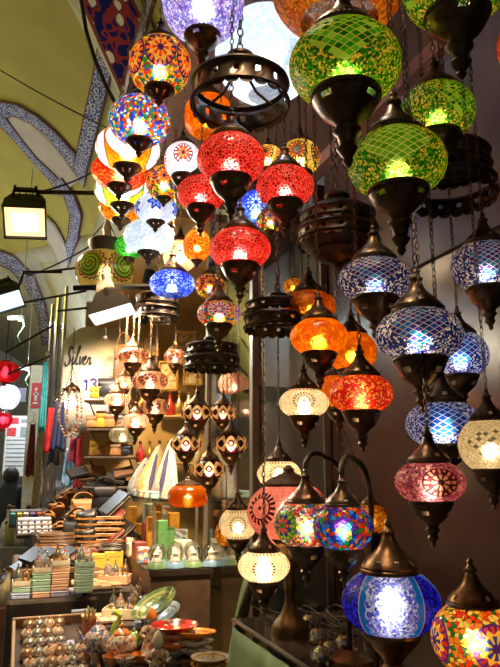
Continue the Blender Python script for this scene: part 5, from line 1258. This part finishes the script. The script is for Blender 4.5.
def swan(loc, m, label, rz=0, sc=1):
    r = empty('ceramic_swan', loc, label, 'figurine', None, rz); r.scale = (sc,)*3
    b = MB(); b.M = Matrix.Diagonal((1, .7, 1, 1)); b.lathe([(.001, 0), (.025, 0), (.045, .02), (.048, .04), (.038, .052), (.03, .05)], 20); b.M = Matrix.Identity(4); b.build('body', m, r)
    b = MB(); b.tube([(.035, 0, .035), (.055, 0, .06), (.05, 0, .085), (.035, 0, .10), (.03, 0, .118), (.045, 0, .128), (.062, 0, .122)], [.014, .011, .009, .008, .009, .011, .004], 9); b.build('neck', m, r)
    for s_ in (-1, 1): b = MB(); b.sheet(lambda u, v: (-.055+.08*u, s_*(.028+.014*math.sin(PI*v)), .03+.05*v*(1-.6*u)), 6, 5); o = b.build('wing', m, r); solid(o, .005)
    return r
swan(pz(131, 2.78), GLL, 'lime green ceramic swan behind the painted teapot', R(150), 1.15)
def figurine(loc, m, m2, label, sc=1, rz=0, group='painted figurines'):
    r = empty('ceramic_figurine', loc, label, 'figurine', group, rz); r.scale = (sc,)*3
    b = MB(); b.lathe([(.001, 0), (.034, 0), (.036, .006), (.03, .03), (.022, .06), (.026, .08), (.02, .095), (.009, .1)], 18); b.build('robe', m, r)
    b = MB(); b.ball((0, 0, .114), .015, 12, 8); b.build('head', GLC, r)
    b = MB(); b.lathe([(.017, .116), (.018, .122), (.012, .136), (.004, .148), (.0005, .15)], 14); b.build('hat', m2, r)
    for s_ in (-1, 1): b = MB(); b.tube([(s_*.02, 0, .088), (s_*.034, -.008, .072), (s_*.022, -.022, .066)], [.008, .007, .005], 7); b.build('arm', m, r)
    return r
figurine(pz(144, 2.66), GLZ, GLO, 'tall painted figurine at the right of the dark pedestal', 1.25)
figurine(pz(148, 2.80), GLB, GLC, 'bluish figurine behind the tall painted one', 1.1)
def cup(loc, m, label, sc=1, group='small glazed cups'):
    r = empty('glazed_cup', loc, label, 'cup', group); r.scale = (sc,)*3
    b = MB(); b.lathe([(.001, 0), (.02, 0), (.022, .004), (.036, .02), (.042, .036), (.039, .036), (.033, .02), (.018, .007), (.001, .006)], 22); b.build('bowl', m, r)
    b = MB(); b.tube([(.038, 0, .03), (.055, 0, .03), (.055, 0, .014), (.034, 0, .012)], .004, 7); b.build('handle', m, r); return r
for i, (px, y, m, lb) in enumerate([(103, 2.63, GLO, 'orange glazed cup at the front left of the dark pedestal'), (112, 2.60, GLZ, 'painted cup at the front edge of the dark pedestal'), (131, 2.62, GLO, 'orange glazed cup right of the painted teapot'), (139, 2.60, GLZ, 'painted cup before the tall figurine')]):
    cup(pz(px, y), m, lb, .9)
p = at(140, 664, .70); 
figurine((aty(140, 690, 2.48).x, 2.48, .877), GLZ, GLC, 'crystal like figurine at the bottom edge left of the bowls', 1.2)
# --- ceramic bowls on the low bench
def bowl(loc, R_, m, m2, label, rot=(0, 0, 0), group='stacked ceramic bowls', h=.36):
    r = empty('ceramic_bowl', loc, label, 'bowl', group); r.rotation_euler = rot
    b = MB(); b.lathe([(.001, 0), (R_*.42, 0), (R_*.44, R_*.05), (R_*.75, R_*h*.45), (R_*.97, R_*h*.9), (R_, R_*h)], 40); b.build('outside', m2, r)
    b = MB(); b.lathe([(R_, R_*h), (R_*.985, R_*h*1.03), (R_*.94, R_*h*.97), (R_*.70, R_*h*.5), (R_*.4, R_*.09), (.001, R_*.07)], 40); b.build('glazed_inside', m, r); return r
def bowlmat(n, base, ring, spots, sc=60):
    t = NT('bowl_'+n); u = t.sep(t.uv); o = t.sep(t.obj)
    c = t.mix(t.gt(t.noise(sc, None, 2), .60), base, spots); c = t.mix(t.lt(t.absm(t.sub(u[1], .22)), .05), c, ring)
    c = t.mix(t.mul(t.lt(t.absm(t.sub(u[1], .40)), .06), t.gt(t.m('SINE', t.mul(u[0], 2*PI*14)), .2)), c, ring)
    return t.princ(c, .18, 0, None, .6)
BR_ = bowlmat('red', (.42, .025, .02), (.30, .02, .015), (.60, .5, .35), 22); BO = bowlmat('orange', (.78, .22, .02), (.25, .1, .04), (.85, .35, .05)); BG = bowlmat('green', (.06, .11, .04), (.20, .20, .08), (.13, .18, .07)); BY = bowlmat('yellow', (.62, .30, .03), (.15, .05, .02), (.7, .4, .08)); BW = bowlmat('white', (.62, .55, .48), (.2, .1, .08), (.5, .3, .2)); BB = bowlmat('bluegrey', (.20, .26, .33), (.1, .12, .2), (.3, .35, .4)); BT = M('terracotta_glaze', (.50, .20, .09), .35, 0, .2, 30, .1, coat=.4)
BZ = .877
q = aty(172, 640, 2.62)
seq = [('brown', BT, .072), ('blue grey', BB, .074), ('blue grey', BB, .076), ('orange', BO, .078), ('red brown', BT, .080), ('deep red', BR_, .088)]
for i, (nm, m, R_) in enumerate(seq): bowl((q.x, 2.62, BZ + .0265*i), R_, m, m, '%s ceramic bowl, %s from the bottom of the tall bowl stack' % (nm, ORD[i]))
q = aty(189, 640, 2.58); b = MB(); b.cbox((0, 0, .03), (.11, .11, .058), .006); tag(b.build('bowl_stand', WOODD, loc=(q.x, 2.58, BZ), smooth=False), 'low wooden block under the orange bowl stack', 'stand')
for i, (nm, m, R_) in enumerate([('cream', BW, .070), ('cream', BW, .074), ('orange', BO, .082)]): bowl((q.x, 2.58, BZ+.06+.027*i), R_, m, m, '%s ceramic bowl, %s in the stack right of the deep red one' % (nm, ['lowest', 'middle', 'uppermost'][i]), (R(-4), R(3), 0))
q = aty(189, 660, 2.46)
for i, (nm, m) in enumerate([('dark', BY), ('dark', BY), ('mustard', BY), ('white', bowlmat('mustwhite', (.62, .58, .5), (.55, .28, .03), (.5, .48, .42)))]): bowl((q.x+.008, 2.445, BZ+.021*i), .068, m, BY, '%s bowl, %s of the mustard rimmed stack nearest the bottom edge' % (nm, ['lowest', 'second', 'third', 'uppermost'][i]))
q = aty(166, 605, 2.80)
for i in range(3): bowl((q.x+.01, 2.80, BZ+.03+.026*i), .09, BT if i % 2 else BB, BT, '%s bowl of the pile under the leaning grey and green ones' % ['second lowest', 'third', 'fourth'][i])
bowl((q.x-.02, 2.76, 1.055), .098, BG, BG, 'big green patterned bowl leaning behind the red one', (R(10), R(-30), 0)); bowl((q.x+.0, 2.80, 1.00), .098, BB, BT, 'grey patterned bowl leaning under the green one', (R(8), R(-22), 0)); bowl((q.x+.01, 2.80, BZ+.005), .095, BW, BT, 'lowest bowl under the leaning grey and green ones')
q = aty(150, 668, 2.46); bowl((q.x, 2.46, BZ), .05, BW, BW, 'small white bowl with painted rim left of the bowl stacks')
# the counters stand square to the aisle: turn each with everything on it about its own centre
bpy.context.view_layer.update()
tops = [o for o in COL.objects if o.parent is None and o.name not in BEFORE and o.type in ('EMPTY', 'MESH')]
RZ = Matrix.Rotation(YAW, 4, 'Z')
for o in tops:
    l = o.location; best = None
    for (x0, x1, y0, y1, z) in STEPS:
        if x0-.03 <= l.x <= x1+.03 and y0-.03 <= l.y <= y1+.03 and (l.z > z-.06 or l.z < .01):
            if l.z > z+.5: continue
            if best is None or abs(l.z-z) < abs(l.z-best[4]) or l.z < .01 and abs((x0+x1)/2-l.x)+abs((y0+y1)/2-l.y) < 1e-4: best = (x0, x1, y0, y1, z)
    if l.z < .01:
        best = min(STEPS, key=lambda q: abs((q[0]+q[1])/2-l.x)+abs((q[2]+q[3])/2-l.y))
    if best is None: continue
    c = Vector(((best[0]+best[1])/2, (best[2]+best[3])/2, 0)); v = RZ @ (l-c); o.location = c+v
    o.rotation_euler = (RZ.to_3x3() @ o.rotation_euler.to_matrix()).to_euler()
# --- aisle-aligned shelves with snow globes and ceramics
def ashelf(name, l0, l1, s0, s1, z, m, label, th=.02, zb=None):
    r = empty(name, ais(l0, s0, z-th), label, 'shelf'); ro_ = Vector(r.location)
    def sl_(n, a0, a1, b0, b1, c0, c1, mm):
        b = MB(); vs = [ais(l, s, zz) - ro_ for zz in (c0, c1) for s in (b0, b1) for l in (a0, a1)]
        b.add(vs, [[0,2,3,1],[4,5,7,6],[0,1,5,4],[2,6,7,3],[0,4,6,2],[1,3,7,5]]); b.build(n, mm, r, smooth=False)
    sl_('board', l0, l1, s0, s1, z-th, z, m)
    if zb is not None:
        sl_('side_panel', l0+.01, l1-.01, s0+.01, s0+.03, zb, z-th, WOODD); sl_('front_panel', l0+.01, l0+.03, s0+.03, s1, zb, z-th, M('reddish_cabinet', (.15, .07, .04), .45, 0, .3, 10, .1)); sl_('back_panel', l1-.03, l1-.01, s0+.03, s1, zb, z-th, WOODD)
    return r
ashelf('snow_globe_cabinet', .63, .93, 3.06, 4.3, 1.16, M('dark_shelf_top', (.03, .02, .015), .4), 'dark cabinet whose top carries the snow globes', .025, 0)
ashelf('glass_wall_shelf', .68, .94, 3.30, 4.5, 1.465, MGLASS('shelf_glass', (.75, .85, .80), .2), 'glass shelf with the tall painted shells above the snow globes', .012)
for i, (l, s) in enumerate([(.70, 3.32), (.92, 3.32), (.70, 4.4), (.92, 4.4)]):
    p = ais(l, s, 1.16); b = MB(); b.tube([(0, 0, 0), (0, 0, .295)], .008, 8); tag(b.build('shelf_support', POST, loc=p), 'thin brass post under the %s corner of the glass shelf' % ['near left', 'near right', 'far left', 'far right'][i], 'post', 'posts of the glass shelf')
def snow_globe(loc, label, k):
    r = empty('snow_globe', loc, label, 'snow globe', 'snow globes on the dark cabinet')
    b = MB(); b.lathe([(.001, 0), (.036, 0), (.038, .004), (.034, .016), (.028, .024), (.001, .026)], 22); b.build('base', M('blue_globe_base', (.16, .28, .42), .3, coat=.4) if k % 2 else M('green_globe_base', (.16, .27, .12), .35, coat=.3), r)
    b = MB(); b.ball((0, 0, .054), .034, 22, 14); b.build('glass_dome', MGLASS('globe_glass', (.95, .97, .98), .12), r)
    b = MB(); b.lathe([(.001, .026), (.02, .026), (.018, .034), (.011, .04), (.011, .05), (.014, .054), (.006, .062), (.002, .075)], 14)
    for a in range(3): b.tube([(.016*math.cos(a*2.1), .016*math.sin(a*2.1), .028), (.016*math.cos(a*2.1), .016*math.sin(a*2.1), .062)], [.003, .001], 6)
    b.build('little_mosque', M('ivory_model', (.75, .68, .55), .4), r); return r
gp = [snow_globe((0, 0, -5), 'x', k) for k in range(2)]; gu = [0, 0]
k = 0
for g_ in gp: g_.scale = (1.22,)*3
for j, l in enumerate((.672, .76)):
    for i in range(4 if j == 0 else 3):
        if j == 0: loc = ais(.672 + .088*i, 3.11, 1.161)
        else: loc = ais(.70 + .085*i, 3.215, 1.161)
        kk = (i+j) % 2; lab = '%s snow globe from the left in the %s row on the dark cabinet, %s base' % (ORD[i], ['front', 'back'][j], ['green', 'blue'][kk])
        if gu[kk]: copy_thing(gp[kk], loc, lab)
        else: gp[kk].location = loc; gp[kk]['label'] = lab; gu[kk] = 1
# boxes behind the globes
BOXM = [M('orange_carton', (.80, .30, .03), .45), M('green_carton', (.10, .26, .08), .45), M2('printed_carton', [(.75, .65, .5), (.6, .15, .08), (.2, .3, .5), (.8, .7, .55)], 60, .45), M('maroon_carton', (.26, .05, .04), .45), M('ivory_carton', (.75, .66, .48), .45)]
BN = ['orange', 'green', 'printed', 'maroon', 'ivory']
bx = [(.655, 3.34, 2, .06, .06, .075), (.655, 3.46, 3, .06, .09, .09), (.655, 3.60, 4, .07, .09, .07), (.66, 3.74, 2, .06, .09, .085), (.66, 3.88, 4, .07, .09, .07), (.75, 3.36, 1, .05, .05, .20), (.80, 3.42, 1, .05, .05, .16), (.72, 3.48, 0, .045, .045, .21), (.76, 3.56, 0, .05, .05, .23), (.86, 3.36, 4, .08, .07, .10), (.74, 3.70, 3, .05, .05, .17), (.73, 3.86, 0, .05, .05, .15), (.70, 4.02, 2, .06, .08, .12), (.66, 4.12, 4, .06, .08, .06), (.88, 3.50, 2, .07, .06, .14), (.87, 3.62, 0, .06, .06, .22), (.88, 3.74, 4, .07, .07, .17), (.87, 3.88, 2, .07, .08, .24), (.80, 3.72, 0, .05, .05, .26), (.80, 3.90, 1, .05, .06, .18), (.82, 4.05, 4, .06, .07, .25), (.74, 4.16, 0, .05, .06, .23), (.88, 4.12, 3, .06, .07, .21)]
for i, (l, s, mi, a_, c_, h_) in enumerate(bx):
    o = small_box('souvenir_carton', ais(l, s, 1.161), (a_, c_, h_), BOXM[mi], '%s carton standing on the dark cabinet, %s from the near end' % (BN[mi], (ORD + ['eleventh', 'twelfth', 'thirteenth', 'fourteenth', 'fifteenth', 'sixteenth', 'seventeenth', 'eighteenth', 'nineteenth', 'twentieth', 'twenty-first', 'twenty-second', 'twenty-third'])[sorted(range(len(bx)), key=lambda k: bx[k][1]).index(i)]), 'carton', 'cartons on the dark cabinet', YAW)
# tall painted shell-like ceramics standing on the glass shelf
def stripes(n, cols, k, wob):
    t = NT(n); u = t.sep(t.uv); x = t.m('FRACT', t.addm(t.mul(u[0], k), t.mul(t.noise(26, None, 2), wob)))
    return t.princ(t.pal(x, cols), .3, 0, None, .4)
SHM = [stripes('shell_stripes', [(.80, .76, .68), (.74, .68, .58), (.62, .50, .34), (.80, .76, .7), (.30, .33, .48), (.78, .74, .68)], 7.0, 1.3), stripes('shell_amber', [(.72, .42, .14), (.76, .58, .34), (.75, .68, .58), (.45, .36, .36), (.70, .44, .18)], 4.0, 1.2)]
def shell(loc, R_, h, m, label, rz, tilt):
    r = empty('painted_shell_vase', loc, label, 'vase', 'tall painted ceramics on the glass shelf'); r.rotation_euler = (0, tilt, rz)
    b = MB(); b.M = Matrix.Diagonal((1, .55, 1, 1)); b.lathe([(.001, 0), (R_*.8, 0), (R_, h*.10), (R_*.96, h*.26), (R_*.74, h*.52), (R_*.44, h*.76), (R_*.2, h*.94), (.001, h)], 26); b.M = Matrix.Identity(4); b.build('body', m, r)
    b = MB(); b.tube([(0, -R_*.56, h*.10), (0, -R_*.50, h*.30), (0, -R_*.38, h*.55), (0, -R_*.2, h*.82)], [.008, .014, .012, .005], 8); b.build('dark_slit', M('slit_blue', (.10, .09, .2), .3), r); return r
shell(ais(.775, 3.42, 1.468), .072, .30, SHM[0], 'tallest striped white ceramic cone on the glass shelf, nearest of the cones', R(-30), R(6))
shell(ais(.735, 3.66, 1.468), .075, .28, SHM[1], 'amber and white ceramic cone behind the tallest one', R(10), R(10))
shell(ais(.73, 3.95, 1.468), .07, .22, SHM[0], 'smaller white ceramic cone farther along the glass shelf', R(10), R(12))
for i, (l, s, mi) in enumerate([(.705, 3.37, 'aqua'), (.70, 3.50, 'ivory'), (.70, 3.64, 'peach'), (.70, 3.80, 'aqua'), (.705, 4.0, 'ivory')]):
    small_box('tile_box', ais(l, s, 1.466), (.045, .06, .035), PASTEL[mi], '%s little box at the front edge of the glass shelf, %s from the near end' % (mi, ORD[i]), 'box', 'little boxes on the glass shelf edge', YAW)
# bottles and ornaments on back-wall shelves
z_w = {}
for j, (py, lab) in enumerate([(462, 'lower'), (415, 'upper')]):
    a_, c_ = aty(138, py, 4.86), aty(206, py, 4.86); r = empty('back_wall_shelf', ((a_.x+c_.x)/2, 4.9, a_.z-.012), lab + ' golden shelf on the back wall right of the handbag shelves', 'shelf', 'golden shelves')
    b = MB(); b.cbox((0, .02, 0), (c_.x-a_.x, .2, .016), .004); b.build('board', M('gold_shelf', (.55, .36, .14), .4), r, smooth=False); z_w[j] = a_.z-.004
    b = MB()
    for s_ in (-1, 1): b.box((s_*(c_.x-a_.x)*.45, .09, -.05), (.015, .03, .09))
    b.build('brackets', BRW, r, smooth=False)
def bottle(loc, m, label, sc=1, group='ornaments on the golden shelves'):
    r = empty('ornamental_bottle', loc, label, 'bottle', group); r.scale = (sc,)*3
    b = MB(); b.lathe([(.001, 0), (.03, 0), (.036, .012), (.04, .06), (.03, .10), (.012, .125), (.011, .16), (.016, .165), (.001, .166)], 20); b.build('body', m, r)
    b = MB(); b.ball((0, 0, .178), .014, 10, 7); b.build('stopper', BRW, r); return r
OM = [('red', M('red_glaze_bottle', (.45, .03, .03), .2, coat=.5)), ('green', M('green_glass_bottle', (.03, .28, .08), .15, coat=.6)), ('gilded', M('gilt_bottle', (.7, .42, .12), .25, .8)), ('amber', M('amber_bottle', (.65, .28, .04), .2, coat=.5)), ('ivory', M('ivory_bottle', (.72, .64, .46), .3, coat=.4))]
for j in range(2):
    for i in range(7):
        nm, m = OM[(i*2+j*3+i//3) % 5]; q = aty(141+i*9.4, 430, 4.89)
        bottle((q.x, 4.89, z_w[j]), m, '%s %s ornamental bottle from the left on the %s golden shelf' % (ORD[i], nm, ['lower', 'upper'][j]), .85+.12*((i*3+j) % 3))
# framed gilded panels standing behind the shells
for i, (px, py0, w_, h_) in enumerate([(143, 400, .15, .2), (168, 402, .14, .22), (193, 398, .14, .2), (150, 372, .12, .14), (186, 368, .15, .16)]):
    q = aty(px, py0 - 26, 5.0); r = empty('framed_picture', (aty(px, py0, 5.02).x, 5.0, q.z), '%s gilt framed picture on the golden back wall' % ['lower left', 'lower middle', 'lower right', 'upper left', 'upper right'][i], 'picture', 'gilt pictures')
    b = MB()
    for s_ in (-1, 1): b.cbox((s_*w_/2, 0, 0), (.02, .025, h_+.02), .005); b.cbox((0, 0, s_*h_/2), (w_, .025, .02), .005)
    b.build('frame', M('gilt_bottle', (.7, .42, .12), .25, .8), r, smooth=False); b = MB(); b.box((0, .006, 0), (w_, .008, h_)); b.build('picture_panel', M2('picture_amber', [(.6, .35, .12), (.7, .5, .25), (.4, .2, .08), (.5, .42, .3)], 30, .4), r, smooth=False)
# --- far stall beyond the clothes and along the left edge
r, _, _ = step('far_stall', -12, 52, 6.0, 7.2, .95, M('grey_stall_cover', (.26, .26, .30), .7, 0, .2, 8, .1), 'grey covered stall farther down the aisle at the left')
step('far_stall', -30, 12, 4.6, 5.4, .72, M('rust_stall_cover', (.20, .06, .04), .7, 0, .2, 8, .1), 'low rust coloured stall at the left edge')
FM = [('silver', M('silver_trinket', (.6, .58, .55))), ('white', M('white_ceramic', (.7, .7, .7), .3, coat=.4)), ('blue', M('blue_ceramic', (.2, .28, .5), .3, coat=.4)), ('olive', M('olive_ceramic', (.35, .36, .15), .3, coat=.4)), ('straw', M('straw_basket', (.55, .42, .2), .7))]
for i in range(14):
    nm, m = FM[(i*3) % 5]; y = 6.12 + .22*(i//7); q = aty(8+(i % 7)*6.4+(i//7)*2, 500, y)
    bottle((q.x, y, .952), m, '%s jar, %s from the left in the %s row on the grey far stall' % (nm, ORD[i % 7], ['front', 'back'][i//7]), 1.1+.35*((i*5) % 3), 'jars on the far stall')
for i in range(10):
    nm, m = FM[(i*2+1) % 5]; y = 4.68+.2*(i//5); q = aty(-6+(i % 5)*4.2, 540, y)
    bottle((q.x, y, .722), m, '%s jar, %s from the left in the %s row on the rust stall' % (nm, ORD[i % 5], ['front', 'back'][i//5]), .8+.25*((i*5) % 3), 'jars on the rust stall')
# ------------------------------------------------------------------ spotlights out of frame or hidden; those for globes and garments are added
def spotw(p, tgt, power, col, label, size=80):
    r = spot(250, 333, 1, tgt, power, col, label, size); r.location = p; aim(r, tgt)
SW_ = (1, .74, .44)
spotw(ais(.75, 2.35, 2.94), ais(.30, 3.28, .95), 460, SW_, 'spotlight under the soffit above the front of the stall', 54)
spotw(ais(.80, 4.2, 2.88), ais(.70, 4.9, 1.5), 115, (1, .66, .28), 'spotlight under the inner shop ceiling over the handbag shelves', 95)
spotw(ais(.75, 3.4, 2.9), ais(.85, 3.6, 1.2), 120, SW_, 'added spotlight under the inner shop ceiling brightening the snow globes', 80)  # added because the globes came out dark
spotw(ais(.42, 1.2, 2.96), ais(1.0, 1.4, 1.2), 30, SW_, 'spotlight under the soffit above the table lamps', 90)
spotw(ais(.62, 4.0, 2.9), ais(.22, 5.0, 1.6), 120, (1, .90, .8), 'added spotlight under the inner shop ceiling brightening the hanging garments', 70)  # added to brighten the clothes by the poles
for i, (s, pw) in enumerate([(4.5, 75), (9.0, 100), (15, 170)]):  # unseen uplights added only to brighten the vault
    p = ais(-3.6, s, 3.55); r = empty('added_vault_uplight', p, ['nearest', 'middle', 'farthest'][i] + ' uplight added out of view to wash the vault', 'floodlight', 'added uplights for the vault')
    b = MB(); b.cbox((0, 0, 0), (.25, .4, .1), .02); b.build('housing', BLK, r); b = MB(); b.box((0, 0, .052), (.2, .34, .006)); b.build('lit_glass', MEM('uplight_glass', (1, .93, .8), 4), r)
    l = light('uplight_beam', 'AREA', (0, 0, .08), pw, (1, .93, .78), r, shape='RECTANGLE', size=.2, size_y=.34); l.rotation_euler = (PI, R(-35), 0)
